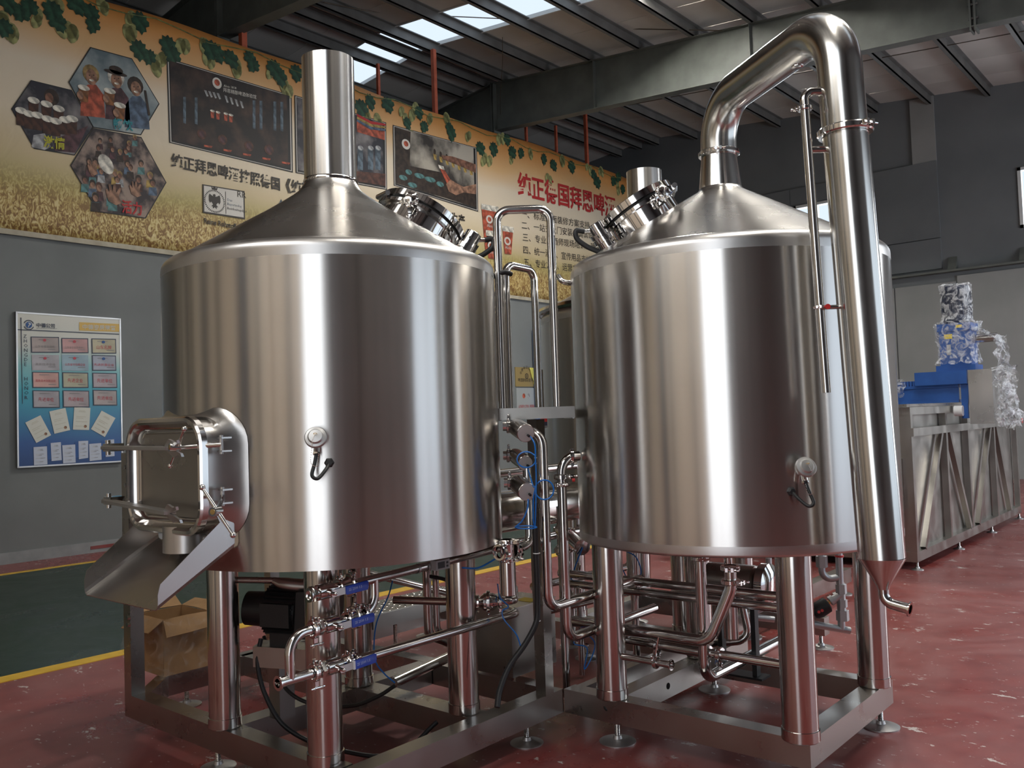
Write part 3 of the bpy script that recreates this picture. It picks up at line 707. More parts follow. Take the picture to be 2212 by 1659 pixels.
for y, z in ((2.185, .765), (2.165, .891)):     # check valves: two cones meeting at a clamped ring
    q = MB().lathe([(-.038, PR), (-.010, .034), (.010, .034), (.034, PR)], (X0, y, z), (0, 1, .02), 28).build('check_valve', 'steel_polished', mf)
    clamp(q, (X0, y, z), (0, 1, .02), .034, (.3, 0, 1), s=.8)
clamp(mf, (X0, 2.235, .766), (0, 1, 0), PR+.003, (.2, 0, 1), s=.75)
# digital thermometer on the upper pipe
th_ = MB().box((X0+.012, 2.585, .885), (X0+.045, 2.665, .925)).build('digital_thermometer', 'grey_plastic', mf, smooth=False)
B((X0+.0452, 2.595, .892), (X0+.0462, 2.635, .918)).build('display', 'black_cast', th_, smooth=False)
for k in (0, 1): B((X0+.0452, 2.645, .893+k*.014), (X0+.0468, 2.655, .902+k*.014)).build('button', 'gasket', th_, smooth=False)
for y in (2.52, 2.575): MB().lathe([(-.006, PR+.0015), (.006, PR+.0015)], (X0, y, .90), (0, 1, .03), 24).build('pipe_sleeve', 'steel_matt', mf)
# ------------------------------------------------------------------ third vessel behind
wt = thing('whirlpool_tank', 'steel tank with short chimney standing behind the two front tanks', 'tank', (-3.117, 5.095, .2))
TX, TY = -3.117, 5.095
shell(wt, TX, TY, .73, .95, 2.20, 96)
MB().lathe([(2.19, .745), (2.205, .752), (2.225, .745), (2.235, .70)], (TX, TY, 0), (0, 0, 1), 96).build('rim', 'steel_pipe', wt)
MB().lathe([(2.225, .70), (2.50, .17), (2.56, .125)], (TX, TY, 0), (0, 0, 1), 96).build('lid_cone', 'steel_cone', wt)
MB().lathe([(2.55, .118), (3.145, .118), (3.145, .115), (2.7, .115)], (TX, TY, 0), (0, 0, 1), 48).build('chimney', 'steel_shell', wt)
for x, y in ((-.40, -.40), (.40, -.40), (-.40, .40), (.40, .40)): leg(wt, TX+x, TY+y, .2, .96)
s3 = thing('skid_frame', 'low steel base frame under the short-chimney tank at the back', 'base frame', (TX, TY, 0))
rbar(s3, (TX-.5, TY-.40, ZB), (TX+.5, TY-.40, ZB)); rbar(s3, (TX-.5, TY+.40, ZB), (TX+.5, TY+.40, ZB))
for s in (-1, 1): rbar(s3, (TX+s*.42, TY-.355, ZB), (TX+s*.42, TY+.355, ZB))
rbar(s3, (TX+.42, TY+.445, ZB), (TX+.42, TY+2.2, ZB)); rbar(s3, (TX+.465, TY+.40, ZB), (TX+.95, TY+.40, ZB), .08)
for x, y in ((-.45, -.4), (.45, -.4), (.42, .42), (-.45, .4), (.42, 2.1)): foot(s3, TX+x, TY+y, .09)
foot(s3, TX+.9, TY+.42, .09)

# ------------------------------------------------------------------ service platform with two handrails
pf = thing('service_platform', 'small steel platform between the two tanks with tall bent-tube handrails', 'platform', (-2.65, 3.3, .2))
A = Vector((-2.655, 2.995, 0)); Bp = Vector((-2.385, 3.225, 0)); dp = (Bp-A); L_ = dp.length; dn = dp.normalized(); dk = Vector((-dn.y, dn.x, 0))
def pq(a, b, z): return A+dn*(a*L_)+dk*b+Vector((0, 0, z))
MB().obox(pq(.5, .36, 1.525), dn*(L_/2-.004), dk*.355, (0, 0, .0025)).build('deck_plate', 'steel_sheet', pf, smooth=False)
MB().obox(pq(.5, .004, 1.528), dn*(L_/2), dk*.004, (0, 0, .026)).build('front_edge', 'steel_trough', pf, smooth=False)
for s in (.02, .98): MB().obox(pq(s, .36, 1.52), dn*.004, dk*.355, (0, 0, .022)).build('side_edge', 'steel_matt', pf, smooth=False)
tq = MB()
for i in range(5):
    for j in range(8): tq.obox(pq(.12+i*.19, .06+j*.085, 1.530), dn*.016, dk*.010, (0, 0, .004))
tq.build('grip_lugs', 'steel_sheet', pf, smooth=False)
def rail(p, q, z1, r=.0195, b=.06):
    p, q = Vector(p), Vector(q)
    MB().tube(fillet([(p.x, p.y, 1.53), (p.x, p.y, z1), (q.x, q.y, z1), (q.x, q.y, 1.53)], b, 10), r, 20).build('handrail', 'steel_pipe', pf)
rail(wd(1086, 872, 4.1), wd(1203, 870, 4.1), 2.485)
rail(wd(1101, 870, 4.42), wd(1163, 870, 4.62), 2.285)
wq = MB()
for (px, d_) in ((1086, 4.1), (1203, 4.1)):
    p = wd(px, 870, d_); wq.torus((p.x, p.y, 1.531), (0, 0, 1), .021, .005, 18, 6)
wq.build('weld_bead', 'steel_polished', pf)
pp = Vector((-2.665, 3.285, 0)); MB().box((pp.x-.03, pp.y-.03, .2), (pp.x+.03, pp.y+.03, 1.50)).build('support_post', 'steel_frame', pf, smooth=False)

# ------------------------------------------------------------------ pneumatic valves with blue air tubing, between the tanks
plain('satin_cap', (.50, .495, .485), .4, .35)
ax_ = (-_F*.93+_R*.30-_U*.16).normalized()
spots = [(1136, 936, 3.84, .0405, 'upper pneumatic valve with round steel head and blue air tube'),
         (1135, 1001, 3.98, .036, 'middle pneumatic valve half hidden, with a loop of blue tube before it'),
         (1139, 1063, 3.80, .0405, 'lower pneumatic valve with round steel head and hanging blue tube')]
heads = []
for px, py, D, r, lab in spots:
    c = wd(px, py, D); heads.append(c)
    t_ = thing('pneumatic_valve', lab, 'valve', c-ax_*.1, 'pneumatic valves beside the left tank')
    MB().lathe([(-.13, r-.006), (-.128, r), (-.002, r), (0, r-.002)], c, ax_, 32, True).build('actuator', 'steel_leg', t_)
    q = MB().lathe([(.0005, r-.003), (.003, .010), (.003, .001)], c, ax_, 32).build('end_cap', 'satin_cap', t_)
    b_ = c-ax_*.135; s_ = -_R
    MB().lathe([(-.03, .03), (-.01, .034), (0, .03)], b_, ax_, 24, True).build('bonnet', 'steel_polished', t_)
    e = b_-ax_*.02; MB().cyl(e, e+Vector((-_R.x, -_R.y, 0))*.055, .021, n=20).build('stub_pipe', 'steel_polished', t_)
    clamp(t_, e+Vector((-_R.x, -_R.y, 0))*.03, _R, .021, (0, 0, 1), s=.8)
    MB().cyl(c+ax_*.001-_U*.008+_R*.008, c+ax_*.014-_U*.010+_R*.010, .0055, n=8).build('push_fitting', 'black_cast', t_)
def air(label, pts, r=.0032):
    o = MB().tube(smooth_path(pts, 8), r, 8).build('air_tube', 'tube_blue'); tag(o, label, 'tube', 'blue air tubes'); return o
def ring_pts(px, py, D, rx, ry, a0, a1, n=14):
    return [wd(px+rx*math.cos(a0+(a1-a0)*k/n), py-ry*math.sin(a0+(a1-a0)*k/n), D-.01*k/n) for k in range(n+1)]
air('blue air tube looping before the middle pneumatic valve', [wd(1146, 943, 3.81), wd(1155, 960, 3.78), wd(1157, 990, 3.77)]+ring_pts(1137, 993, 3.76, 20, 17, 0, -1.9*PI)+[wd(1158, 1020, 3.75), wd(1158, 1060, 3.75), wd(1157, 1110, 3.76), wd(1156, 1140, 3.78)])
air('blue air tube with a large loop beside the lower pneumatic valve', [wd(1141, 1014, 3.96), wd(1147, 1035, 3.86), wd(1153, 1052, 3.78)]+ring_pts(1176, 1058, 3.76, 20, 21, .8*PI, -1.1*PI)+[wd(1152, 1080, 3.77), wd(1152, 1120, 3.77), wd(1155, 1140, 3.78)])
air('blue air tube hanging below the lower pneumatic valve into a flat coil', [wd(1141, 1078, 3.76), wd(1139, 1100, 3.75), wd(1128, 1125, 3.76), wd(1114, 1138, 3.77)]+ring_pts(1137, 1139, 3.78, 22, 3, PI, -1.0*PI, 12))
for k, (px, py) in enumerate(((1157, 989), (1157, 1001))):
    p = wd(px, py, 3.77); o = MB().torus(p, (0, 0, 1), .006, .0012, 12, 6).build('cable_tie', 'cable_tie'); tag(o, ('upper' if k == 0 else 'lower')+' white cable tie around the blue tubes', 'cable tie')
# black cable down the post
o = MB().tube(smooth_path([wd(1155, 1120, 3.86), wd(1157, 1180, 3.86), wd(1160, 1250, 3.86), wd(1161, 1310, 3.86), wd(1158, 1345, 3.85), wd(1135, 1390, 3.82), wd(1100, 1440, 3.77), wd(1080, 1490, 3.72), wd(1074, 1528, 3.68)], 8), .0125, 14).build('black_cable', 'black_rubber')
tag(o, 'thick black cable hanging in front of the support post', 'cable')
for py in (1195, 1341):
    MB().torus(wd(1159 if py < 1300 else 1160, py, 3.86), (0, 0, 1), .0145, .0022, 14, 6).build('tie_band', 'cable_tie', o)

# ------------------------------------------------------------------ pipe runs between and below the tanks
def run(name, label, segs, group=None, parent_loc=None, mat='steel_pipe'):
    t_ = thing('pipe_run', label, 'pipe', parent_loc if parent_loc is not None else segs[0][0][0], group)
    for pts, r, b in segs: MB().tube(fillet(pts, b, 8), r, 20).build('pipe', mat, t_)
    return t_
a = wd(1150, 934, 3.95); c = wd(1171, 945, 3.92); zlow = .665
t1 = run('p', 'bright vertical pipe from the upper valve, turning right near the floor', [([a, (c.x, c.y, 1.425), (c.x, c.y, zlow), (c.x+.0, c.y+.75, zlow+.01)], .0235, .07)])
c2 = wd(1213, 1040, 4.02)
t2 = run('p', 'second vertical pipe with clamped elbow leaving the kettle side', [([wd(1250, 985, 4.06), (c2.x, c2.y, 1.325), (c2.x, c2.y, .50), (c2.x, c2.y+.75, .505)], .0225, .075)])
clamp(t2, (c2.x, c2.y, 1.235), (0, 0, 1), .0235, -fw*.6+rt, s=1.1); clamp(t2, (c2.x, c2.y, 1.20), (0, 0, 1), .0235, -fw-rt*.3, s=1.0); clamp(t2, wd(1236, 985, 4.05), rt, .0225, (0, 0, -1), s=.8)
MB().cyl(wd(1236, 1037, 3.98), wd(1240, 1037, 3.98)+rt*.004, .008, n=10).build('plug', 'red_plastic', t2)
p = wd(1095, 1190, 3.84)
pv = thing('pneumatic_valve', 'pneumatic valve with its steel cylinder hanging down under the left tank edge', 'valve', p, 'pneumatic valves beside the left tank')
MB().lathe([(-.19, .034), (-.188, .036), (-.045, .036), (-.043, .034)], p, (0, 0, 1), 32, True).build('actuator', 'steel_leg', pv)
MB().lathe([(-.043, .026), (-.03, .030), (.03, .032), (.036, .026)], p, (0, 0, 1), 24, True).build('valve_body', 'steel_polished', pv)
for dd_, ax2 in ((Vector((0, -.045, 0)), (0, 1, 0)), (Vector((0, .05, .005)), (0, 1, 0)), (Vector((0, 0, .04)), (0, 0, 1)), (Vector((0, 0, -.038)), (0, 0, 1))): clamp(pv, p+dd_, ax2, .026, (1, .4, -.3), s=.9)
MB().tube(fillet([p+Vector((0, .04, .0)), p+Vector((0, .16, .01)), p+Vector((-.02, .18, .35))], .05), .021, 18).build('pipe', 'steel_pipe', pv)
MB().tube(smooth_path([p+Vector((-.03, -.04, -.03)), p+Vector((-.06, -.12, -.06)), p+Vector((-.08, -.2, -.05))], 6), .004, 8).build('air_tube', 'tube_blue', pv)
MB().cyl(p+Vector((0, 0, -.19)), p+Vector((0, 0, -.20)), .014, n=12).build('vent_cap', 'black_cast', pv)
# horizontal heat-exchanger drum behind
hx = wd(1175, 1093, 4.9)
o = thing('heat_exchanger', 'dark horizontal steel drum seen between the tanks', 'heat exchanger', hx)
MB().lathe([(-.5, .02), (-.48, .09), (-.45, .105), (.36, .105), (.39, .09), (.41, .02)], hx, (0, 1, 0), 40, True).build('drum', 'steel_leg', o)
for z in (-.16, -.19+.40): MB().cyl(hx+Vector((.06, -.5, z)), hx+Vector((.06, .45, z)), .022, n=16).build('pipe', 'steel_pipe', o)
for y in (-.10, .3): MB().cyl(hx+Vector((0, y, -.10)), (hx.x, hx.y+y, .02), .018, n=14).build('leg', 'steel_pipe', o)
# small grey pump cabinet
cb = thing('pump_cabinet', 'low grey steel cabinet standing between the tanks on the frame', 'cabinet', (-3.1, 3.42, .2))
MB().box((-3.22, 3.33, .225), (-2.90, 3.68, .56)).build('body', 'steel_frame', cb, smooth=False)
MB().box((-3.225, 3.325, .56), (-2.895, 3.685, .565)).build('cover', 'steel_sheet', cb, smooth=False)
for x, y in ((-2.93, 3.37), (-3.19, 3.37), (-2.93, 3.64), (-3.19, 3.64)): MB().cyl((x, y, .2), (x, y, .226), .012, n=8).build('foot', 'steel_polished', cb)
MB().box((-3.02, 3.5, .5652), (-2.92, 3.58, .567)).build('sticker', 'yellow_print', cb, smooth=False)
# polished check valve beside the cabinet
cv = wd(1055, 1300, 4.05); o = thing('check_valve', 'shiny round check valve right of the leg under the left tank', 'valve', cv)
MB().lathe([(-.075, .018), (-.045, .02), (-.02, .040), (.02, .040), (.05, .022), (.08, .018)], cv, rt, 28, True).build('body', 'steel_polished', o)
for k in (-.05, 0, .055): clamp(o, cv+rt*k, rt, .022 if k else .040, (0, 0, -1), s=.8)
MB().cyl(cv-rt*.07, cv-rt*.45+fw*.12, .0185, n=16).build('pipe', 'steel_pipe', o); MB().tube(fillet([cv+rt*.075, cv+rt*.12, cv+rt*.12+fw*.3], .04), .0185, 16).build('pipe', 'steel_pipe', o)
air('blue air tube tangled beside the grey pump cabinet', [wd(1075, 1262, 4.1), wd(1080, 1290, 4.0), wd(1098, 1310, 3.95), wd(1085, 1320, 3.95), wd(1090, 1340, 3.93), wd(1115, 1370, 3.9), wd(1126, 1400, 3.9)])
# pipes below the kettle
kz = KX
uu = wd(1516, 1300, 4.0)
t3 = run('p', 'thick drain pipe dropping under the kettle and turning sharply to the right', [([(uu.x, uu.y, .94), (uu.x, uu.y, .30), (uu.x+.0, uu.y+.80, .305)], .0265, .075)])
clamp(t3, (uu.x, uu.y, .845), (0, 0, 1), .027, -fw, s=1.0, wing=False)
h0 = wd(1345, 1358, 4.22)
t4 = run('p', 'horizontal pipe under the kettle ending in a raised elbow', [([(h0.x-.35, h0.y, h0.z), (h0.x+.46, h0.y, h0.z), (h0.x+.56, h0.y+.03, h0.z+.24), (h0.x+.56, h0.y+.03, h0.z+.34)], .0265, .09)])
clamp(t4, (h0.x+.56, h0.y+.03, h0.z+.27), (0, 0, 1), .027, -fw+rt, s=1.1); clamp(t4, (h0.x+.56, h0.y+.03, h0.z+.33), (0, 0, 1), .027, -fw-rt*.3, s=1.1)
h1 = wd(1345, 1252, 4.45)
t5 = run('p', 'pair of dark pipes crossing behind the kettle legs', [([(h1.x-.4, h1.y, h1.z), (h1.x+.86, h1.y, h1.z)], .0215, .05), ([(h1.x-.4, h1.y+.02, h1.z-.055), (h1.x+.86, h1.y+.02, h1.z-.055)], .0215, .05)])
h2 = wd(1345, 1380, 4.30)
t6 = run('p', 'clamped lower pipe under the kettle with a coupling', [([(h2.x-.1, h2.y, h2.z), (h2.x+.92, h2.y, h2.z)], .0205, .05)])
for k in (.20, .46, .52): clamp(t6, (h2.x+k, h2.y, h2.z), (1, 0, 0), .021, (0, -.6, -1), s=1.0)
MB().cyl((h2.x+.22, h2.y, h2.z), (h2.x+.44, h2.y, h2.z), .026, n=20).build('coupling', 'steel_leg', t6)
h3 = wd(1350, 1419, 4.05)
t7 = run('p', 'open-ended thin drain pipe lying low under the kettle', [([(h3.x-.08, h3.y, h3.z), (h3.x+.235, h3.y, h3.z)], .0155, .05)])
flange_end(t7, (h3.x+.245, h3.y, h3.z), (1, 0, 0), .0155); clamp(t7, (h3.x+.165, h3.y, h3.z), (1, 0, 0), .0165, (0, -.3, 1), s=.8)
MB().tube([(h3.x+.165, h3.y-.005, h3.z+.02), (h3.x+.185, h3.y-.002, h3.z+.115)], .0055, 8).build('hanger', 'steel_polished', t7)
h4 = wd(1600, 1290, 4.55)
t8 = run('p', 'narrow hoop-shaped pipe behind the front right kettle leg', [([(h4.x-.35, h4.y-.1, h4.z), (h4.x, h4.y, h4.z), (h4.x+.03, h4.y+.02, h4.z-.22), (h4.x-.2, h4.y-.15, h4.z-.24)], .02, .06)])
p = wd(1578, 1330, 4.35)
pv = thing('pneumatic_valve', 'pneumatic valve with steel cylinder hanging under the middle of the kettle', 'valve', p, 'pneumatic valves under the kettle')
MB().lathe([(-.11, .034), (-.108, .036), (.05, .036), (.052, .034)], p, (0, 0, 1), 28, True).build('actuator', 'steel_leg', pv)
MB().lathe([(.052, .026), (.08, .03), (.15, .03), (.16, .02), (.30, .02)], p, (0, 0, 1), 24, True).build('valve_body', 'steel_polished', pv)
for k in (.09, .17): clamp(pv, p+Vector((0, 0, k)), (0, 0, 1), .026, -fw+rt*.5, s=.95)
p = wd(1258, 1182, 4.7)
pv = thing('pneumatic_valve', 'dark pneumatic valve lying horizontally just left of the kettle bottom', 'valve', p, 'pneumatic valves under the kettle')
MB().lathe([(-.20, .040), (-.02, .046), (-.001, .046), (0, .044)], p, ax_, 28, True).build('actuator', 'steel_leg', pv); MB().lathe([(-.26, .02), (-.2, .03)], p, ax_, 20, True).build('valve_body', 'steel_polished', pv)
MB().tube(smooth_path([p+ax_*.005, p+Vector((-.02, -.03, -.08)), p+Vector((-.06, -.05, -.2))], 6), .004, 8).build('air_tube', 'tube_blue', pv)
MB().tube(fillet([p-ax_*.2+Vector((0, 0, -.02)), p-ax_*.2+Vector((0, 0, -.6))], .03), .02, 14).build('pipe', 'steel_pipe', pv)
p = wd(1213, 1180, 4.45)
o = thing('valve_stack', 'clamped column of fittings standing behind the vertical pipes', 'pipe', p)
MB().lathe([(-.75, .02), (-.05, .02), (-.04, .03), (.0, .03), (.01, .022), (.06, .022), (.07, .03), (.1, .03), (.11, .02), (.2, .02)], p, (0, 0, 1), 20, True).build('column', 'steel_pipe', o)
for k in (-.02, .085): clamp(o, p+Vector((0, 0, k)), (0, 0, 1), .027, -fw+rt, s=1.0)
h5 = wd(1290, 1300, 4.75)
run('p', 'slanting pair of pipes behind the left kettle leg', [([(h5.x-.1, h5.y-.3, h5.z), (h5.x, h5.y+.5, h5.z)], .024, .05), ([(h5.x-.2, h5.y-.3, h5.z+.11), (h5.x-.1, h5.y+.5, h5.z+.11), (h5.x-.1, h5.y+.5, h5.z+.3)], .021, .06)])
air('blue air tubes bundled low behind the left kettle leg', [wd(1270, 1370, 4.3), wd(1285, 1390, 4.25), wd(1278, 1420, 4.2), wd(1262, 1445, 4.2), wd(1268, 1400, 4.3), wd(1240, 1390, 4.3), wd(1252, 1365, 4.4)])
air('blue air tube curling behind the kettle leg above the cross pipes', [wd(1352, 1190, 4.6), wd(1375, 1205, 4.6), wd(1384, 1240, 4.6), wd(1360, 1255, 4.6), wd(1345, 1230, 4.6)])
p = wd(1368, 1215, 4.75)
pv = thing('pneumatic_valve', 'bright upright steel cylinder valve behind the left kettle leg', 'valve', p, 'pneumatic valves under the kettle')
MB().lathe([(-.12, .036), (.08, .036), (.082, .034)], p, (0, 0, 1), 28, True).build('actuator', 'steel_leg', pv); MB().lathe([(-.2, .02), (-.12, .028)], p, (0, 0, 1), 20, True).build('valve_body', 'steel_polished', pv)
MB().cyl((p.x, p.y, .2), p+Vector((0, 0, -.2)), .02, n=16).build('pipe', 'steel_pipe', pv)
# wort pump on the floor frame below the kettle
p = Vector((-2.05, 4.08, .66))
o = thing('wort_pump', 'dark pump with a round housing under the kettle centre', 'pump', (p.x, p.y, .2))
MB().lathe([(-.16, .07), (-.15, .085), (.10, .085), (.11, .07)], p, (1, 0, 0), 32, True).build('motor_housing', 'steel_frame', o)
MB().lathe([(.11, .05), (.13, .10), (.17, .10), (.19, .06)], p, (1, 0, 0), 32, True).build('pump_housing', 'steel_polished', o)
for k in (-.1, .08): MB().box((p.x+k-.012, p.y-.02, .2), (p.x+k+.012, p.y+.02, p.z-.06)).build('pedestal', 'black_cast', o, smooth=False)
MB().box((p.x-.15, p.y-.05, .2), (p.x+.13, p.y+.05, .21)).build('base_plate', 'black_cast', o, smooth=False)
# post behind the kettle
o = MB().box((-2.72, 4.74, .2), (-2.66, 4.80, .96)).build('steel_post', 'steel_frame', smooth=False); tag(o, 'square steel post seen between the kettle legs', 'post')

# ------------------------------------------------------------------ grey steam and drain line behind the kettle
ga = thing('drain_line', 'grey galvanised pipe with hexagon unions and a black angle valve', 'pipe', wd(1815, 1360, 4.75))
def G(px, py, d=4.75): return wd(px, py, d)
MB().tube([G(1812, 1195), G(1818, 1360)], .0195, 18).build('pipe', 'galvanised', ga)
MB().tube(fillet([G(1774, 1195), G(1776, 1254), G(1812, 1247)], .05, 8), .0185, 18).build('pipe', 'galvanised', ga)
MB().tube(fillet([G(1690, 1337), G(1836, 1362)], .05, 8), .019, 18).build('pipe', 'galvanised', ga)
for px, py, r, h in ((1775, 1213, .031, 12), (1817, 1272, .029, 10), (1819, 1303, .028, 8), (1820, 1329, .034, 11), (1817, 1290, .023, 30)):
    c = G(px, py); MB().lathe([(-h/FPX*4.75, r), (h/FPX*4.75, r)], c, (0, 0, 1), 6, True).build('union_nut', 'galvanised', ga)
MB().cyl(G(1815, 1285), G(1793, 1300), .021, n=16).cyl(G(1800, 1294), G(1793, 1299), .027, n=16).build('valve_branch', 'galvanised', ga)
MB().cyl(G(1796, 1297), G(1784, 1306), .010, n=12).build('spindle', 'brass', ga)
hd = MB(); a_ = (G(1775, 1313)-G(1790, 1303)).normalized(); c0 = G(1789, 1304)
hd = MB().lathe([(0, .030), (.008, .043), (.06, .044), (.085, .038), (.098, .028), (.102, .01)], c0, a_, 24, True).build('valve_head', 'black_cast', ga)
for px, py in ((1769, 1322), (1776, 1319)): MB().cyl(G(px, py, 4.705), G(px, py, 4.695), .008, n=12).build('red_dot', 'red_plastic', hd)
MB().cyl(G(1813, 1199), G(1813, 1203), .023, n=14).build('red_cap', 'red_plastic', ga)
gb = thing('steam_pipe', 'grey branching pipe in front of the rear tank leg', 'pipe', wd(1640, 1260, 5.3))
for p_, q_ in (((1608, 1275), (1662, 1252)), ((1660, 1205), (1662, 1255)), ((1605, 1335), (1668, 1303)), ((1600, 1330), (1672, 1338))): MB().tube([wd(*p_, 5.3), wd(*q_, 5.3)], .019, 14).build('pipe', 'galvanised', gb)

# ------------------------------------------------------------------ below the mash tun: rake drive, drain pipe, step, box
dm = thing('rake_motor', 'black finned electric motor hanging under the chimney tank', 'motor', (-3.30, 2.36, .2))
mc = Vector((-3.44, 2.33, .685)); md_ = Vector((.72, .50, -.06)).normalized()
MB().lathe([(-.13, .06), (-.125, .075), (-.03, .078), (-.03, .094), (.12, .094), (.125, .085)], mc, md_, 32, True).build('fan_cover', 'black_cast', dm)
fn = MB(); _, sd_, up2 = frame(md_)
for k in range(26):
    a = 2*PI*k/26; dr = sd_*math.cos(a)+up2*math.sin(a); fn.obox(mc+md_*.045+dr*.099, md_*.07, dr*.009, sd_.cross(md_)*0+(up2*math.cos(a)-sd_*math.sin(a))*.0022)
fn.build('cooling_fin', 'black_cast', dm)
MB().obox(mc+md_*.05+Vector((.05, -.08, .0)), md_*.065, Vector((.5, -.72, 0)).normalized()*.03, (0, 0, .05)).build('terminal_box', 'black_cast', dm, smooth=False)
MB().obox(mc+md_*.21, md_*.08, sd_*.10, up2*.10).build('gearbox', 'black_cast', dm, smooth=False)
MB().cyl(mc+md_*.24, (LX, LY, .98), .035, n=20).build('drive_shaft', 'steel_frame', dm)
MB().obox(mc+md_*.04-Vector((0, 0, .125)), md_*.05, sd_*.04, (0, 0, .03)).build('mount', 'black_cast', dm, smooth=False)
MB().obox(mc+md_*.05-Vector((0, 0, .20)), md_*.13, sd_*.06, (0, 0, .045)).build('bracket', 'steel_frame', dm, smooth=False)
MB().box((mc.x-.04, mc.y-.01, .2), (mc.x+.04, mc.y+.07, mc.z-.2)).build('bracket_post', 'steel_frame', dm, smooth=False)
MB().tube(smooth_path([mc+Vector((-.02, -.06, -.12)), mc+Vector((-.02, -.08, -.22)), mc+Vector((.02, -.07, -.36)), mc+Vector((.10, -.02, -.50)), (-3.18, 2.42, .10), (-2.98, 2.62, .05), (-2.90, 2.80, .16)], 8), .010, 12).build('motor_cable', 'black_rubber', dm)
dr_ = thing('drain_pipe', 'dark horizontal drain pipe with a wide funnel close under the chimney tank', 'pipe', (-3.4, 2.2, .9))
MB().tube(fillet([wd(478, 1225, 3.92), wd(482, 1252, 3.92), wd(595, 1254, 3.92)], .04, 8), .014, 14).build('pipe', 'steel_frame', dr_)
MB().tube(smooth_path([wd(590, 1254, 3.92), wd(615, 1262, 3.92), wd(660, 1266, 3.92), wd(700, 1262, 3.92)], 5), [.016, .018, .022, .025, .028, .03, .031, .031, .031, .031, .031, .031, .03, .028, .026, .024][:16], 16).build('funnel', 'steel_frame', dr_)
rl = run('p', 'thin vertical pipe looping back behind the right leg of the chimney tank', [([wd(921, 1222, 4.35), wd(926, 1372, 4.35), wd(985, 1395, 4.5)], .022, .06), ([wd(940, 1225, 4.38), wd(944, 1362, 4.38), wd(990, 1385, 4.5)], .017, .05)])
MB().tube(smooth_path([wd(988, 1208, 4.0), wd(992, 1225, 4.0), wd(990, 1245, 4.0), wd(980, 1258, 4.0), wd(955, 1250, 4.05), wd(930, 1245, 4.1)], 6), .009, 10).build('cable', 'black_rubber', rl)
run('p', 'long pipe lying low across the skid behind the chimney tank', [([wd(850, 1475, 4.25), wd(985, 1412, 4.7)], .026, .05), ([wd(800, 1240, 4.9), wd(985, 1285, 4.9)], .02, .05)])
air('thin blue air tube falling past the valve handles to the frame', [wd(848, 1255, 4.0), wd(838, 1290, 3.95), wd(815, 1340, 3.9), wd(808, 1390, 3.85), wd(812, 1430, 3.8), wd(830, 1455, 3.78), wd(853, 1475, 3.78)])
o = MB().tube(smooth_path([wd(570, 1375, 4.1), wd(590, 1440, 4.0), wd(625, 1495, 3.9), wd(680, 1522, 3.85), wd(760, 1525, 3.85), wd(815, 1505, 3.82), wd(852, 1482, 3.8)], 8), .0085, 12).build('black_cable', 'black_rubber'); tag(o, 'thin black cable sagging over the floor inside the left frame', 'cable')
stp = thing('step', 'low step with raised anti-slip teeth behind the chimney tank', 'step', (-4.15, 3.9, 0))
S0 = Vector((-4.28, 3.35, .40)); ex = Vector((.30, 0, 0)); ey = Vector((0, .85, 0))
MB().obox(S0+ex/2+ey/2, ex/2, ey/2, (0, 0, .003)).build('tread', 'steel_frame', stp, smooth=False)
q = MB()
for s, (a, b_) in enumerate((((0, 0, 0), ey), ((.30, 0, 0), ey), ((0, 0, 0), ex), ((0, .85, 0), ex))):
    q.bar(S0+Vector(a)-Vector((0, 0, .04)), S0+Vector(a)+Vector(b_)-Vector((0, 0, .04)), .02, .08)
q.build('edge', 'steel_frame', stp, smooth=False)
tooth = None
for i in range(14):
    for j in range(6):
        p = S0+Vector((.03+j*.048, .04+i*.06, .006))
        if tooth is None: tooth = MB().lathe([(0, .011), (.006, .008), (.006, .004)], p, (0, 0, 1), 8).build('tooth', 'steel_pipe', stp)
        else: share(tooth, 'tooth', p, stp)
for x, y in ((.03, .2), (.27, .8)): MB().cyl(S0+Vector((x, y, -.40)), S0+Vector((x, y, -.03)), .016, n=12).build('leg', 'steel_frame', stp); 
foot(stp, S0.x+.27, S0.y+.2, .33)
# cardboard box, flaps open, in crumpled clear film
cbx = thing('cardboard_box', 'open brown cardboard box wrapped in loose film below the chute', 'box', (-4.68, 2.47, .2))
bc = Vector((-4.66, 2.50, 0)); bz0, bz1 = .2, .50; hw, hd_ = .14, .13
def bw(p, q, z0, z1, t=.005): return MB().bar((p[0], p[1], (z0+z1)/2), (q[0], q[1], (z0+z1)/2), t, z1-z0)
cor = [(bc.x-hw, bc.y-hd_), (bc.x+hw, bc.y-hd_), (bc.x+hw, bc.y+hd_), (bc.x-hw, bc.y+hd_)]
for k in range(4): bw(cor[k], cor[(k+1) % 4], bz0, bz1).build('side', 'cardboard', cbx, smooth=False)
MB().box((bc.x-hw, bc.y-hd_, bz0), (bc.x+hw, bc.y+hd_, bz0+.006)).build('bottom', 'cardboard', cbx, smooth=False)
for k, (dz, o_) in enumerate(((-.06, .09), (-.085, .055), (.03, .09), (.05, .10))):
    p, q_ = Vector((*cor[k], bz1)), Vector((*cor[(k+1) % 4], bz1)); d2 = (q_-p).normalized(); nn = Vector((d2.y, -d2.x, 0))
    e0, e1 = p+nn*o_+Vector((0, 0, dz))-d2*.01, q_+nn*o_+Vector((0, 0, dz*.85))+d2*.01; m1 = (p+q_)/2+nn*.004+Vector((0, 0, .004)); m2 = (e0+e1)/2+nn*.008
    f = MB().add([p, m1, q_, e1, m2, e0], [(0, 1, 4, 5), (1, 2, 3, 4)]).build('flap', 'cardboard', cbx, smooth=False); f.modifiers.new('t', 'SOLIDIFY').thickness = .004

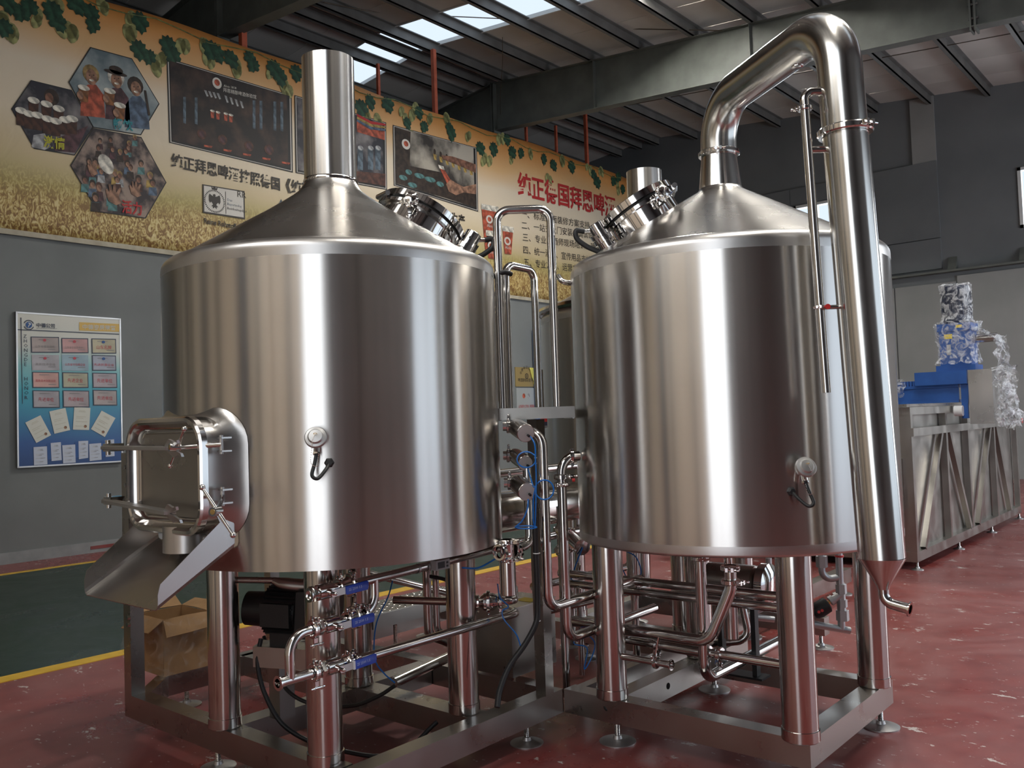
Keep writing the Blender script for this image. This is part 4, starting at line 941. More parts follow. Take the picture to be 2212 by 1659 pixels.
# thin service pipes and hoses hugging the right edge of the chimney tank, small loops near the rims
sv = thing('service_pipe', 'thin brass-toned pipe running down the right edge of the chimney tank', 'pipe', wd(1066, 870, 4.2))
a0, a1 = wd(1067, 640, 4.2), wd(1071, 868, 4.2)
MB().cyl((a1.x, a1.y, a0.z), a1, .011, n=14).build('pipe', plain('brass_pipe', (.62, .44, .26), .28, 1), sv)
for k in (.05, .075): MB().torus((a1.x, a1.y, a0.z-k), (0, 0, 1), .0115, .004, 16, 6).build('collar', 'brass_pipe', sv)
b0 = wd(1076, 868, 4.3); MB().tube(fillet([wd(1064, 635, 4.3), (b0.x, b0.y, wd(1076, 632, 4.3).z), b0], .04, 8), .0155, 14).build('pipe', 'steel_pipe', sv)
o = MB().tube(smooth_path([wd(1064, 598, 4.15), wd(1075, 592, 4.12), wd(1090, 588, 4.12), wd(1104, 592, 4.15)], 6), .012, 12).build('rubber_hose', 'black_rubber'); tag(o, 'short black hose stub behind the handrail, left of the blue post', 'hose')
o = MB().tube(smooth_path([wd(1205, 596, 4.3), wd(1213, 606, 4.28), wd(1222, 610, 4.28), wd(1236, 612, 4.3)], 6), .013, 12).build('steel_elbow', 'steel_pipe'); tag(o, 'small steel elbow pipe at the left shoulder of the kettle', 'pipe')
o = MB().tube(smooth_path([wd(1306, 1510, 4.16), wd(1306, 1522, 4.11), wd(1314, 1533, 4.09), wd(1328, 1537, 4.10), wd(1334, 1534, 4.15)], 6), .0125, 12).build('rubber_hose', 'black_rubber'); tag(o, 'short black hose end hanging over the frame below the kettle leg', 'hose')
# ------------------------------------------------------------------ long cooling trough with a travelling blue gantry (right background)
tr_ = thing('steel_trough', 'long raised steel trough with V-braced side frame standing at the right', 'trough', (-3.8, 10.8, 0))
tx, ty0, ty1 = -2.50, 8.55, 13.05
MB().box((-5.2, ty0+.04, .16), (tx-.07, ty1-.04, 1.44)).build('tank_body', 'steel_trough', tr_, smooth=False)
fm = 'steel_trough'
def tb(p, q, w=.07, h=.07, name='frame_bar'): return MB().bar(p, q, w, h).build(name, fm, tr_, smooth=False)
tb((tx-.035, ty0, .12), (tx-.035, ty1, .12), .07, .09, 'bottom_rail'); tb((tx-.035, ty0, 1.46), (tx-.035, ty1, 1.46), .07, .07, 'top_rail')
tb((-5.2, ty0+.03, .12), (tx-.07, ty0+.03, .12), .07, .09, 'bottom_rail'); tb((-5.2, ty0+.03, 1.46), (tx-.07, ty0+.03, 1.46), .07, .07, 'top_rail')
MB().box((tx-.11, ty0-.12, 1.50), (tx+.01, ty1+.35, 1.525)).build('running_rail', 'steel_frame', tr_, smooth=False)
tb((tx+.02, ty0-.06, 1.265), (tx+.02, ty1+.18, 1.265), .04, .075, 'guide_bar')
MB().box((tx+.0, ty1+.1, 1.24), (tx+.045, ty1+.16, 1.30)).build('red_mark', 'red_plastic', tr_, smooth=False)
ys = [ty0+.035]+[wx(px, 1000, tx).y for px in (2049, 2096, 2152)]+[ty1-.035]
for y in ys: tb((tx-.03, y, .165), (tx-.03, y, 1.425), .06, .06, 'upright')
def diag(a, b): 
    p, q = wx(*a, tx), wx(*b, tx); tb((tx-.02, p.y, 1.23), (tx-.02, q.y, .17), .05, .05, 'brace')
diag((2036, 937), (2001, 1205)); diag((2052, 933), (2100, 1150)); diag((2140, 921), (2117, 1145)); diag((2152, 920), (2186, 1118))
for s, y in ((0, ty0+.05), (1, 10.05), (2, 11.5), (3, ty1-.06)): foot(tr_, tx-.02, y, .08, .055)
foot(tr_, -4.9, ty0+.05, .08, .055)
MB().prism([(-2.72, 1.02), (-2.60, 1.02), (-2.60, .55), (-2.66, .38), (-2.72, .42)], (0, ty0-.06, 0), (1, 0, 0), (0, 0, 1), (0, 1, 0), .10).build('drain_box', 'steel_frame', tr_, smooth=False)
MB().tube([(tx+.05, ty1-.1, .10), (tx+.30, ty1-.05, .10)], .03, 14).lathe([(-.03, .045), (.03, .045)], (tx+.2, ty1-.06, .10), (0, 0, 1), 8, True).build('drain_valve', 'steel_pipe', tr_)
gt = thing('travelling_gantry', 'blue motorised gantry on the trough, its upright motor wrapped in clear film', 'machine', (-2.6, 10.2, 1.53))
gy = 10.2
MB().box((-5.1, gy-.12, 1.53), (-2.45, gy-.10, 1.72)).box((-5.1, gy-.14, 1.69), (-2.45, gy+.16, 1.72)).box((-5.1, gy-.14, 1.53), (-2.45, gy+.14, 1.56)).build('cross_beam', 'machine_blue', gt, smooth=False)
cmb = None
for k in range(44):
    p = Vector((-4.1+k*.031, gy-.1, 1.745))
    if cmb is None: cmb = MB().obox(p, (.009, 0, 0), (0, .03, 0), (0, 0, .028)).build('rack_tooth', 'machine_blue', gt, smooth=False)
    else: share(cmb, 'rack_tooth', p, gt)
MB().box((-2.86, gy-.2, 1.72), (-2.35, gy+.2, 1.86)).build('carriage', 'machine_blue', gt, smooth=False)
MB().prism([(-2.42, 1.72), (-2.33, 1.72), (-2.36, 1.5), (-2.36, 1.36), (-2.42, 1.36)], (0, gy-.16, 0), (1, 0, 0), (0, 0, 1), (0, 1, 0), .04).build('side_cheek', 'machine_blue', gt, smooth=False)
gx = -2.46
g_ = MB().box((gx-.19, gy-.16, 1.86), (gx+.19, gy+.16, 1.92)).box((gx-.15, gy-.14, 1.92), (gx+.15, gy+.14, 2.30)).box((gx-.165, gy-.15, 2.28), (gx+.165, gy+.15, 2.36)).build('gearbox', 'machine_blue', gt, smooth=False)
MB().box((gx-.10, gy-.1415, 2.20), (gx-.02, gy-.14, 2.25)).build('yellow_label', 'yellow_print', g_, smooth=False); MB().box((gx-.08, gy-.1415, 2.03), (gx-.04, gy-.14, 2.14)).build('nameplate', 'steel_matt', g_, smooth=False)
MB().box((gx+.02, gy-.1415, 2.31), (gx+.08, gy-.153, 2.34)).build('yellow_label', 'yellow_print', g_, smooth=False)
mo = MB().lathe([(2.36, .12), (2.40, .13), (2.44, .125), (2.70, .125), (2.72, .135), (2.76, .13), (2.77, .05)], (gx, gy, 0), (0, 0, 1), 36, True).build('motor', 'motor_blue' if 'motor_blue' in M else plain('motor_blue', (.01, .018, .05), .4), gt)
fn = MB()
for k in range(28):
    a = 2*PI*k/28; dr = Vector((math.cos(a), math.sin(a), 0)); fn.obox(Vector((gx, gy, 2.57))+dr*.133, (0, 0, .125), dr*.010, Vector((-dr.y, dr.x, 0))*.003)
fn.build('cooling_fin', 'motor_blue', gt)
MB().cyl((gx+.15, gy-.02, 2.19), (gx+.38, gy-.02, 2.19), .045, n=20).build('output_shaft', 'steel_pipe', gt)
MB().box((gx+.31, gy-.19, 1.30), (gx+.345, gy+.11, 1.86)).box((gx+.12, gy-.19, 1.30), (gx+.31, gy-.185, 1.86)).build('cover_plate', 'steel_sheet', gt, smooth=False)
MB().cyl((gx+.06, gy-.2, 1.44), (gx-.02, gy-.2, 1.44), .055, n=20).build('guide_wheel', 'white_print', gt)
# crumpled clear film on the motor and over the shaft
m, t, b = nt('clear_film'); L = t.links
b.inputs['Base Color'].default_value = (.85, .88, .92, 1); b.inputs['Roughness'].default_value = .18
tc = N(t, 'ShaderNodeTexCoord'); nz = N(t, 'ShaderNodeTexNoise', i_Scale=14., i_Detail=5, i_Distortion=1.5); L.new(tc.outputs['Object'], nz.inputs['Vector'])
rp = ramp(t, [(.42, .04), (.62, .55)], nz.outputs[0]); L.new(rp.outputs[0], b.inputs['Alpha'])
bp = N(t, 'ShaderNodeBump', i_Strength=.9, i_Distance=.02); L.new(nz.outputs[0], bp.inputs['Height']); L.new(bp.outputs[0], b.inputs['Normal'])
rnd = random.Random(3)
def film(prof, cx, cy, n=40, amp=.012, sq=None):
    rings = []
    for z, r in prof:
        ring = []
        for k in range(n):
            a = 2*PI*k/n; rr = r+rnd.uniform(-amp, amp)
            x, y = math.cos(a), math.sin(a)
            if sq: s = 1/max(abs(x), abs(y), 1e-3); s = min(s, 1.28); x *= s; y *= s
            ring.append(Vector((cx+rr*x, cy+rr*y, z+rnd.uniform(-amp, amp))))
        rings.append(ring)
    return MB().loft(rings, (False, False))
film([(2.78, .03), (2.785, .12), (2.77, .155), (2.72, .150), (2.66, .148), (2.6, .15), (2.54, .147), (2.48, .150), (2.42, .148), (2.37, .17)], gx, gy).build('film_wrap', 'clear_film', gt)
film([(2.37, .20), (2.33, .20), (2.26, .185), (2.18, .18), (2.1, .175), (2.0, .18), (1.94, .20)], gx, gy, sq=True, amp=.015).build('film_wrap', 'clear_film', gt)
def film_sheet(p00, p10, p01, p11, nu=12, nv=14, amp=.03):
    q = []; f = []
    for j in range(nv+1):
        for i in range(nu+1):
            u, v = i/nu, j/nv; p = (Vector(p00)*(1-u)+Vector(p10)*u)*(1-v)+(Vector(p01)*(1-u)+Vector(p11)*u)*v
            q.append(p+Vector((rnd.uniform(-amp, amp), rnd.uniform(-amp, amp)*1.5, rnd.uniform(-amp, amp)*.4)))
    for j in range(nv):
        for i in range(nu): k = j*(nu+1)+i; f.append((k, k+1, k+nu+2, k+nu+1))
    return MB().add(q, f)
film_sheet((gx+.16, gy-.16, 2.32), (gx+.16, gy+.16, 2.32), (gx+.40, gy-.12, 2.16), (gx+.40, gy+.14, 2.16)).build('film_sheet', 'clear_film', gt)
film_sheet((gx+.38, gy-.2, 2.2), (gx+.42, gy+.1, 2.2), (gx+.42, gy-.2, 1.3), (gx+.55, gy+.12, 1.25), amp=.04).build('film_sheet', 'clear_film', gt)
film_sheet((gx+.36, gy-.22, 1.88), (gx+.56, gy-.1, 1.88), (gx+.38, gy-.22, 1.28), (gx+.50, gy-.1, 1.24), amp=.04).build('film_sheet', 'clear_film', gt)
film_sheet((-3.75, gy-.17, 1.80), (-2.95, gy-.17, 1.80), (-3.75, gy-.16, 1.62), (-3.0, gy-.16, 1.60), amp=.012).build('film_sheet', 'clear_film', gt)

m, t, b = nt('box_film'); L = t.links
b.inputs['Base Color'].default_value = (.75, .74, .72, 1); b.inputs['Roughness'].default_value = .15
tc = N(t, 'ShaderNodeTexCoord'); nz = N(t, 'ShaderNodeTexNoise', i_Scale=9., i_Detail=6, i_Distortion=2.); L.new(tc.outputs['Object'], nz.inputs['Vector'])
rp = ramp(t, [(.50, .02), (.75, .22)], nz.outputs[0]); L.new(rp.outputs[0], b.inputs['Alpha'])
film([(.5, .185), (.46, .20), (.40, .19), (.33, .205), (.27, .19), (.215, .215)], bc.x, bc.y, sq=True, amp=.018).build('loose_film', 'box_film', cbx)
# ------------------------------------------------------------------ printed banner along the top of the left wall
BX = XL+.03
def bp_(px, py): return wx(px, py, BX)
BZ0, BZ1, BY0, BY1 = 3.96, 7.22, YN+.1, 18.0
m, t, b = nt('banner_print'); L = t.links
tc = N(t, 'ShaderNodeTexCoord'); sx = N(t, 'ShaderNodeSeparateXYZ'); L.new(tc.outputs['Object'], sx.inputs[0])
mr = N(t, 'ShaderNodeMapRange', i_1=-(BZ1-BZ0)/2, i_2=(BZ1-BZ0)/2); L.new(sx.outputs['Z'], mr.inputs[0])
nz = N(t, 'ShaderNodeTexNoise', i_Scale=.7, i_Detail=2); mp = N(t, 'ShaderNodeMapping'); mp.inputs['Scale'].default_value = (1, .5, 1.4); L.new(tc.outputs['Object'], mp.inputs[0]); L.new(mp.outputs[0], nz.inputs['Vector'])
ma = N(t, 'ShaderNodeMath', operation='MULTIPLY_ADD', i_1=.16, i_2=-.08); L.new(nz.outputs[0], ma.inputs[0]); ad = N(t, 'ShaderNodeMath', operation='ADD'); L.new(ma.outputs[0], ad.inputs[0]); L.new(mr.outputs[0], ad.inputs[1])
bg = ramp(t, [(0, (.26, .14, .05)), (.10, (.34, .22, .07)), (.20, (.40, .34, .12)), (.30, (.56, .45, .27)), (.45, (.68, .58, .43)), (.66, (.70, .60, .46)), (.80, (.66, .42, .20)), (.92, (.64, .30, .09)), (1, (.60, .24, .06))], ad.outputs[0])
# ears of wheat: fine upright streaks near the lower edge
mp2 = N(t, 'ShaderNodeMapping'); mp2.inputs['Scale'].default_value = (1, 9, 5); mp2.inputs['Rotation'].default_value = (.35, 0, 0); L.new(tc.outputs['Object'], mp2.inputs[0])
vz = N(t, 'ShaderNodeTexNoise', i_Scale=1.9, i_Detail=5, i_Distortion=2.2); L.new(mp2.outputs[0], vz.inputs['Vector'])
wr = ramp(t, [(.42, (.20, .10, .03)), (.52, (.44, .30, .09)), (.62, (.66, .54, .26))], vz.outputs[0])
wm = ramp(t, [(.0, 1.), (.13, .85), (.22, .25), (.27, 0.)], mr.outputs[0])
mx = N(t, 'ShaderNodeMix', data_type='RGBA'); L.new(wm.outputs[0], mx.inputs[0]); L.new(bg.outputs[0], mx.inputs[6]); L.new(wr.outputs[0], mx.inputs[7]); L.new(mx.outputs[2], b.inputs['Base Color'])
b.inputs['Roughness'].default_value = .55
bn = N(t, 'ShaderNodeTexNoise', i_Scale=1.4, i_Detail=3, i_Distortion=1.2); L.new(tc.outputs['Object'], bn.inputs['Vector']); bu = N(t, 'ShaderNodeBump', i_Strength=.35, i_Distance=.06); L.new(bn.outputs[0], bu.inputs['Height']); L.new(bu.outputs[0], b.inputs['Normal'])
ban = thing('wall_banner', 'long printed advertising banner with hop leaves and wheat field on the left wall', 'banner', (BX, 9, BZ0))
q = MB(); ny, nzv = 120, 14; vv = []; ff = []
def sag(y, v): return (.018*math.sin(y*2.3)+.03*math.sin(y*.9+1))*v
for i in range(ny+1):
    yy = BY0+(BY1-BY0)*i/ny
    for j in range(nzv+1):
        v_ = j/nzv; vv.append((BX-.008+.004*math.sin(yy*1.7+v_*5), yy, BZ0+(BZ1-BZ0)*v_+sag(yy, v_)))
for i in range(ny):
    for j in range(nzv): k = i*(nzv+1)+j; ff.append((k, k+1, k+nzv+2, k+nzv+1))
cl = MB().add(vv, ff).build('banner_cloth', 'banner_print', ban); cl.modifiers.new('t', 'SOLIDIFY').thickness = .003
MB().box((BX-.005, BY0, BZ0-.03), (BX+.012, BY1, BZ0+.035)).build('hem_strip', noisy('hem_white', (.36, .32, .24), (.46, .42, .33), .7, 6), ban, smooth=False)
def ink(n, c): return noisy(n, tuple(k*.5 for k in c), tuple(k*1.45 for k in c), .6, 11, detail=6, lo=.38, hi=.64)
plain('ink_dark', (.035, .028, .022), .6); plain('ink_red', (.42, .02, .02), .6); plain('ink_cyan', (.02, .22, .25), .6); plain('ink_lime', (.42, .40, .03), .6); plain('ink_black', (.012, .012, .013), .6)
plain('ink_white', (.60, .57, .52), .6); ink('ink_leaf', (0.018, 0.061, 0.032)); ink('ink_leaf_pale', (0.144, 0.173, 0.05)); ink('ink_hop', (0.259, 0.259, 0.101)); plain('ink_navy', (.03, .03, .06), .6)
ink('ink_skin', (0.259, 0.137, 0.086)); ink('ink_skin_dark', (0.173, 0.079, 0.05)); ink('ink_foam', (.58, .55, .48)); ink('ink_beer', (0.187, 0.072, 0.022)); ink('ink_beer_dark', (.05, .018, .010)); ink('ink_amber', (0.36, 0.072, 0.036))
ink('ink_hair', (.03, .018, .012)); ink('ink_blond', (0.274, 0.18, 0.065)); ink('ink_steelblue', (0.086, 0.122, 0.158)); ink('ink_denim', (0.072, 0.108, 0.166)); ink('ink_shirt', (0.324, 0.324, 0.331)); ink('ink_brown', (0.072, 0.025, 0.016)); ink('ink_teal', (0.072, 0.173, 0.173)); ink('ink_gold', (0.324, 0.216, 0.058)); ink('ink_plum', (0.072, 0.029, 0.036))
noisy('print_bar', (.012, .008, .008), (.075, .04, .03), .6, 3.5, detail=8, lo=.45, hi=.75)
noisy('print_tap', (.03, .025, .022), (.40, .36, .30), .6, 1.6, detail=5, lo=.42, hi=.62)
noisy('print_crowd', (.03, .022, .025), (.30, .22, .18), .6, 5, detail=6, lo=.42, hi=.62)
noisy('print_sky', (.10, .14, .16), (.34, .38, .38), .6, 2.5, detail=4)
noisy('print_hall', (.02, .02, .03), (.22, .20, .20), .6, 3, detail=6, lo=.45, hi=.7)
EY, EZ, EX = Vector((0, 1, 0)), Vector((0, 0, 1)), Vector((1, 0, 0))
LAY = [0]
def flat(name, poly, mat, parent, lay, X=None):            # poly: (y, z) on the wall plane, thin print with its own thickness
    x = (X if X is not None else BX)+.002+lay*.0016
    return MB().prism(poly, (x, 0, 0), (0, 1, 0), (0, 0, 1), (1, 0, 0), .0012).build(name, mat, parent, smooth=False)
def P2(px, py, X=None):
    v = wx(px, py, X if X is not None else BX); return (v.y, v.z)
def fpx(name, pts, mat, parent, lay, X=None): return flat(name, [P2(a, b_, X) for a, b_ in pts], mat, parent, lay, X)
def ell(cy, cz, ry, rz_, n=14, rot=0):
    return [(cy+ry*math.cos(a)*math.cos(rot)-rz_*math.sin(a)*math.sin(rot), cz+ry*math.cos(a)*math.sin(rot)+rz_*math.sin(a)*math.cos(rot)) for a in [2*PI*k/n for k in range(n)]]
def epx(name, px, py, rx, ry, mat, parent, lay, X=None, rot=0):
    y, z = P2(px, py, X); y2, _ = P2(px+rx, py, X); _, z2 = P2(px, py-ry, X)
    return flat(name, ell(y, z, y2-y, z2-z, rot=rot), mat, parent, lay, X)
# three hexagon photographs
def hexa(pts, mat, nm):
    h = fpx('hexagon_photo', pts, mat, ban, 1)
    c = (sum(p[0] for p in pts)/6, sum(p[1] for p in pts)/6)
    fpx('hexagon_border', [(c[0]+(a-c[0])*1.025, c[1]+(b_-c[1])*1.025) for a, b_ in pts], 'ink_black', h, 0)
    return h
h1 = hexa([(196, 104), (284, 128), (342, 224), (303, 290), (202, 274), (150, 178)], 'print_sky', 'a')
h2 = hexa([(68, 175), (154, 196), (199, 274), (160, 334), (74, 320), (26, 236)], 'print_hall', 'b')
h3 = hexa([(202, 279), (304, 298), (357, 394), (313, 470), (212, 456), (154, 358)], 'print_crowd', 'c')
# drinkers with raised glasses (three figures as flat print)
for (fx, fy, fr, sk, hr, cl_, hat) in ((197, 165, 15, 'ink_skin', 'ink_blond', 'ink_amber', 0), (251, 172, 15, 'ink_skin', 'ink_foam', 'ink_plum', 1), (293, 190, 14, 'ink_skin', 'ink_hair', 'ink_denim', 0)):
    fpx('printed_torso', [(fx-24, fy+85), (fx-22, fy+35), (fx-8, fy+18), (fx+10, fy+18), (fx+26, fy+40), (fx+30, fy+90)], cl_, h1, 2)
    epx('printed_hair', fx-1, fy-5, fr+3, fr+5, hr, h1, 3); epx('printed_face', fx, fy+2, fr*.8, fr*1.15, sk, h1, 4)
    for s in (-1, 1): epx('printed_eye', fx+s*4.5, fy-2, 1.6, 1.2, 'ink_hair', h1, 5)
    epx('printed_mouth', fx, fy+9, 5, 2.2, 'ink_foam', h1, 5); fpx('printed_nose', [(fx-1, fy-2), (fx+2, fy+5), (fx-2.5, fy+5)], 'ink_skin_dark', h1, 5)
    if hat:
        epx('printed_hat', fx-2, fy-14, 25, 5, 'ink_hair', h1, 6); epx('printed_hat_crown', fx-1, fy-20, 15, 9, 'ink_hair', h1, 6)
for mx_, my_ in ((180, 198), (236, 205), (258, 236)):
    fpx('printed_mug', [(mx_-11, my_-8), (mx_+11, my_-5), (mx_+9, my_+24), (mx_-9, my_+21)], 'ink_beer', h1, 6); epx('printed_foam', mx_, my_-8, 13, 6, 'ink_foam', h1, 7); epx('printed_hand', mx_-8, my_+8, 7, 9, 'ink_skin', h1, 8)
fpx('printed_suspender', [(310, 195), (315, 196), (324, 250), (319, 250)], 'ink_hair', h1, 5)
# waiter carrying rows of mugs
epx('printed_hair', 111, 210, 16, 18, 'ink_hair', h2, 2); epx('printed_face', 106, 212, 9, 11, 'ink_skin_dark', h2, 3)
fpx('printed_sleeve', [(68, 318), (72, 292), (96, 288), (110, 318), (96, 324)], 'ink_shirt', h2, 2); fpx('printed_table', [(120, 300), (190, 272), (162, 330), (118, 326)], 'ink_plum', h2, 2)
for i, (a, b_) in enumerate(((72, 218), (100, 226), (126, 236), (45, 240), (62, 247), (80, 250), (102, 258), (120, 263), (140, 260), (155, 258))):
    fpx('printed_mug', [(a-11, b_), (a+11, b_+3), (a+10, b_+33), (a-10, b_+30)], 'ink_beer_dark', h2, 3+i*.1); epx('printed_foam', a, b_-1, 13, 7, 'ink_foam', h2, 4.2+i*.1)
# cheering crowd
rr_ = random.Random(11)
for i in range(46):
    a = rr_.uniform(168, 345); b_ = rr_.uniform(292, 440)
    d1 = abs(a-255)/100*0.9+abs(b_-376)/88*.55
    if d1 > .82: continue
    s = 4+3.5*(b_-285)/150
    fpx('printed_torso', [(a-s*1.4, b_+s*4), (a-s*1.2, b_+s*1.3), (a+s*1.2, b_+s*1.5), (a+s*1.5, b_+s*4.2)], rr_.choice(['ink_denim', 'ink_shirt', 'ink_plum', 'ink_teal', 'ink_brown', 'ink_hair', 'ink_gold']), h3, 2+i*.02)
    epx('printed_hair', a, b_-s*.4, s, s*1.2, rr_.choice(['ink_hair', 'ink_hair', 'ink_brown', 'ink_blond']), h3, 3+i*.02); epx('printed_face', a, b_+s*.2, s*.75, s*.95, rr_.choice(['ink_skin', 'ink_skin', 'ink_skin_dark']), h3, 4+i*.02)
for a, b_, s in ((245, 415, 1.2), (292, 405, .9), (200, 360, .8)):      # raised hands
    fpx('printed_hand', [(a-10*s, b_+16*s), (a-15*s, b_-4*s), (a-12*s, b_-6*s), (a-7*s, b_+3*s), (a-10*s, b_-14*s), (a-6*s, b_-15*s), (a-2*s, b_), (a-1*s, b_-14*s), (a+3*s, b_-14*s), (a+4*s, b_+2*s), (a+10*s, b_-8*s), (a+13*s, b_-6*s), (a+9*s, b_+8*s), (a+14*s, b_+20*s), (a+4*s, b_+24*s)], 'ink_skin', h3, 6)
epx('printed_beer_splash', 228, 355, 15, 22, 'ink_foam', h3, 5.5, rot=.5)
# rectangular photographs with dark frames
def photo(corners, mat, inner=None):
    (a, b_, c_, d_) = corners
    f = fpx('photo_frame', corners, 'ink_white', ban, 1)
    cx = sum(p[0] for p in corners)/4; cy = sum(p[1] for p in corners)/4
    fpx('photo_edge', [(cx+(p[0]-cx)*1.02, cy+(p[1]-cy)*1.025) for p in corners], 'ink_black', f, 0)
    fpx('photo_edge', [(cx+(p[0]-cx)*.985, cy+(p[1]-cy)*.985) for p in corners], 'ink_black', f, 2)
    fpx('photo_print', [(cx+(p[0]-cx)*.955-2, cy+(p[1]-cy)*.955-2) for p in corners], mat, f, 3)
    return f
f1 = photo([(362, 128), (627, 207), (630, 370), (368, 307)], 'print_bar')
f2 = photo([(638, 208), (832, 266), (834, 408), (641, 372)], 'print_hall')
f3 = photo([(850, 272), (1028, 320), (1031, 455), (852, 400)], 'print_tap')
# bar photograph: badge, taps, kegs, glasses
epx('printed_badge', 468, 180, 10, 12, 'ink_white', f1, 5); epx('printed_badge_heart', 468, 179, 6, 7, 'ink_amber', f1, 6)
for k in range(4): fpx('printed_tap', [(440+k*9, 195+k*2), (445+k*9, 196+k*2), (450+k*9, 208+k*2), (446+k*9, 209+k*2)], 'ink_shirt', f1, 5); fpx('printed_tap', [(484+k*11, 206+k*4), (489+k*11, 208+k*4), (493+k*11, 222+k*4), (489+k*11, 222+k*4)], 'ink_shirt', f1, 5)
for k, a in enumerate((458, 470, 487, 498)):
    b_ = 246+k*3; fpx('printed_glass', [(a-4, b_-6), (a+4, b_-5), (a+3, b_+10), (a-3, b_+9)], 'ink_amber', f1, 5); epx('printed_foam', a, b_-6, 5, 2.5, 'ink_foam', f1, 6)
for a, b_ in ((435, 290), (480, 302), (537, 316), (580, 324)): epx('printed_keg', a, b_, 10, 11, 'ink_brown', f1, 5); epx('printed_keg_lid', a, b_, 6, 7, 'ink_plum', f1, 6)
for k, a in enumerate((395, 420, 545, 560, 590, 605)): fpx('printed_column', [(a, 190+a*.05), (a+6, 190+a*.05), (a+6, 236+a*.08), (a, 234+a*.08)], 'ink_steelblue', f1, 4)
for k in range(5): fpx('printed_glow', [(440+k*42, 313+k*9), (458+k*42, 316+k*9), (456+k*42, 320+k*9), (440+k*42, 317+k*9)], 'ink_amber', f1, 5)
# brewhouse photograph
fpx('printed_sign', [(770, 262), (830, 281), (830, 303), (770, 285)], 'ink_amber', f2, 5); 
for k, c_ in enumerate(('ink_red', 'ink_gold', 'ink_denim')): fpx('printed_garland', [(770, 246+k*6), (800, 262+k*6), (832, 268+k*6), (832, 272+k*6), (798, 268+k*6), (770, 251+k*6)], c_, f2, 6+k)
for a in (778, 800, 816): fpx('printed_vessel', [(a-6, 320), (a+5, 322), (a+5, 368), (a-6, 366)], 'ink_steelblue', f2, 5); epx('printed_vessel_top', a, 320, 6, 5, 'ink_shirt', f2, 6)
fpx('printed_floor', [(770, 370), (832, 376), (832, 402), (770, 392)], 'ink_brown', f2, 5)
# tap photograph: a hand filling a glass under a row of taps
fpx('printed_counter', [(853, 352), (950, 372), (975, 392), (1025, 420), (1028, 448), (855, 396)], 'ink_hair', f3, 4)
for k, (a, b_, s) in enumerate(((882, 372, 7), (905, 380, 11), (928, 388, 12), (950, 398, 8), (870, 384, 9), (890, 400, 10))): epx('printed_glasses', a, b_, s, 5.5, 'ink_teal', f3, 5+k*.1)
fpx('printed_fridge', [(852, 275), (886, 285), (884, 362), (854, 352)], 'ink_hair', f3, 5); epx('printed_badge', 876, 312, 9, 11, 'ink_white', f3, 6); epx('printed_badge_heart', 876, 311, 5, 6, 'ink_amber', f3, 7)
for k in range(7): fpx('printed_tap', [(935+k*13, 332+k*5.5), (942+k*13, 335+k*5.5), (942+k*13, 346+k*5.5), (937+k*13, 345+k*5.5)], 'ink_gold', f3, 5); epx('printed_tap_knob', 938+k*13, 328+k*5.5, 2.4, 6, 'ink_hair', f3, 6)
fpx('printed_glass', [(948, 362), (958, 366), (976, 396), (966, 400)], 'ink_amber', f3, 7); fpx('printed_foam', [(945, 356), (957, 360), (959, 368), (948, 364)], 'ink_foam', f3, 8)
fpx('printed_hand', [(962, 398), (972, 388), (984, 396), (1000, 404), (1027, 398), (1027, 420), (1000, 416), (984, 422), (968, 414)], 'ink_skin', f3, 9); fpx('printed_hand', [(952, 336), (975, 338), (1005, 348), (1027, 356), (1027, 374), (1000, 362), (975, 352), (955, 344)], 'ink_skin_dark', f3, 9)
# hop vines along the top edge
leaf_poly = [(0, -.17), (.03, -.13), (.075, -.12), (.07, -.07), (.12, -.05), (.125, .0), (.09, .02), (.10, .07), (.055, .07), (.03, .11), (0, .085), (-.03, .11), (-.055, .07), (-.10, .07), (-.09, .02), (-.125, .0), (-.12, -.05), (-.07, -.07), (-.075, -.12), (-.03, -.13)]
cone_poly = [(0, -.12), (.03, -.10), (.055, -.06), (.065, -.01), (.055, .04), (.03, .075), (0, .085), (-.03, .075), (-.055, .04), (-.065, -.01), (-.055, -.06), (-.03, -.10)]
def proto(poly, mat, nm):
    o = MB().prism(poly, (0, 0, 0), (0, 1, 0), (0, 0, 1), (1, 0, 0), .0012).build(nm, mat, ban, smooth=False); return o
leaves = [(18, 10), (8, 62), (45, 30), (62, 18), (112, 25), (125, 50), (165, 12), (195, 28), (200, 55), (303, 50), (300, 110), (322, 125), (362, 100), (372, 122), (455, 110), (470, 118), (500, 130), (540, 128), (546, 142), (592, 150), (605, 168), (640, 160), (780, 235), (800, 222), (838, 228), (905, 245), (916, 275), (880, 268), (970, 278), (975, 290), (1038, 322), (1066, 324), (1107, 330), (1125, 332), (1095, 300), (1175, 345), (1196, 358), (1235, 362), (1283, 380), (1290, 395), (1325, 392), (1335, 378), (1345, 410)]
cones_ = [(28, 80), (12, 45), (82, 40), (140, 60), (152, 72), (120, 10), (225, 18), (285, 42), (283, 70), (335, 140), (345, 120), (395, 92), (440, 100), (450, 130), (512, 150), (590, 160), (612, 190), (620, 205), (790, 245), (815, 260), (868, 248), (885, 290), (890, 240), (930, 255), (965, 265), (1005, 300), (1040, 340), (1050, 345), (1080, 300), (1110, 345), (1150, 330), (1190, 380), (1215, 345), (1270, 365), (1330, 405), (1300, 370)]
lp = cp2 = None; pl = None
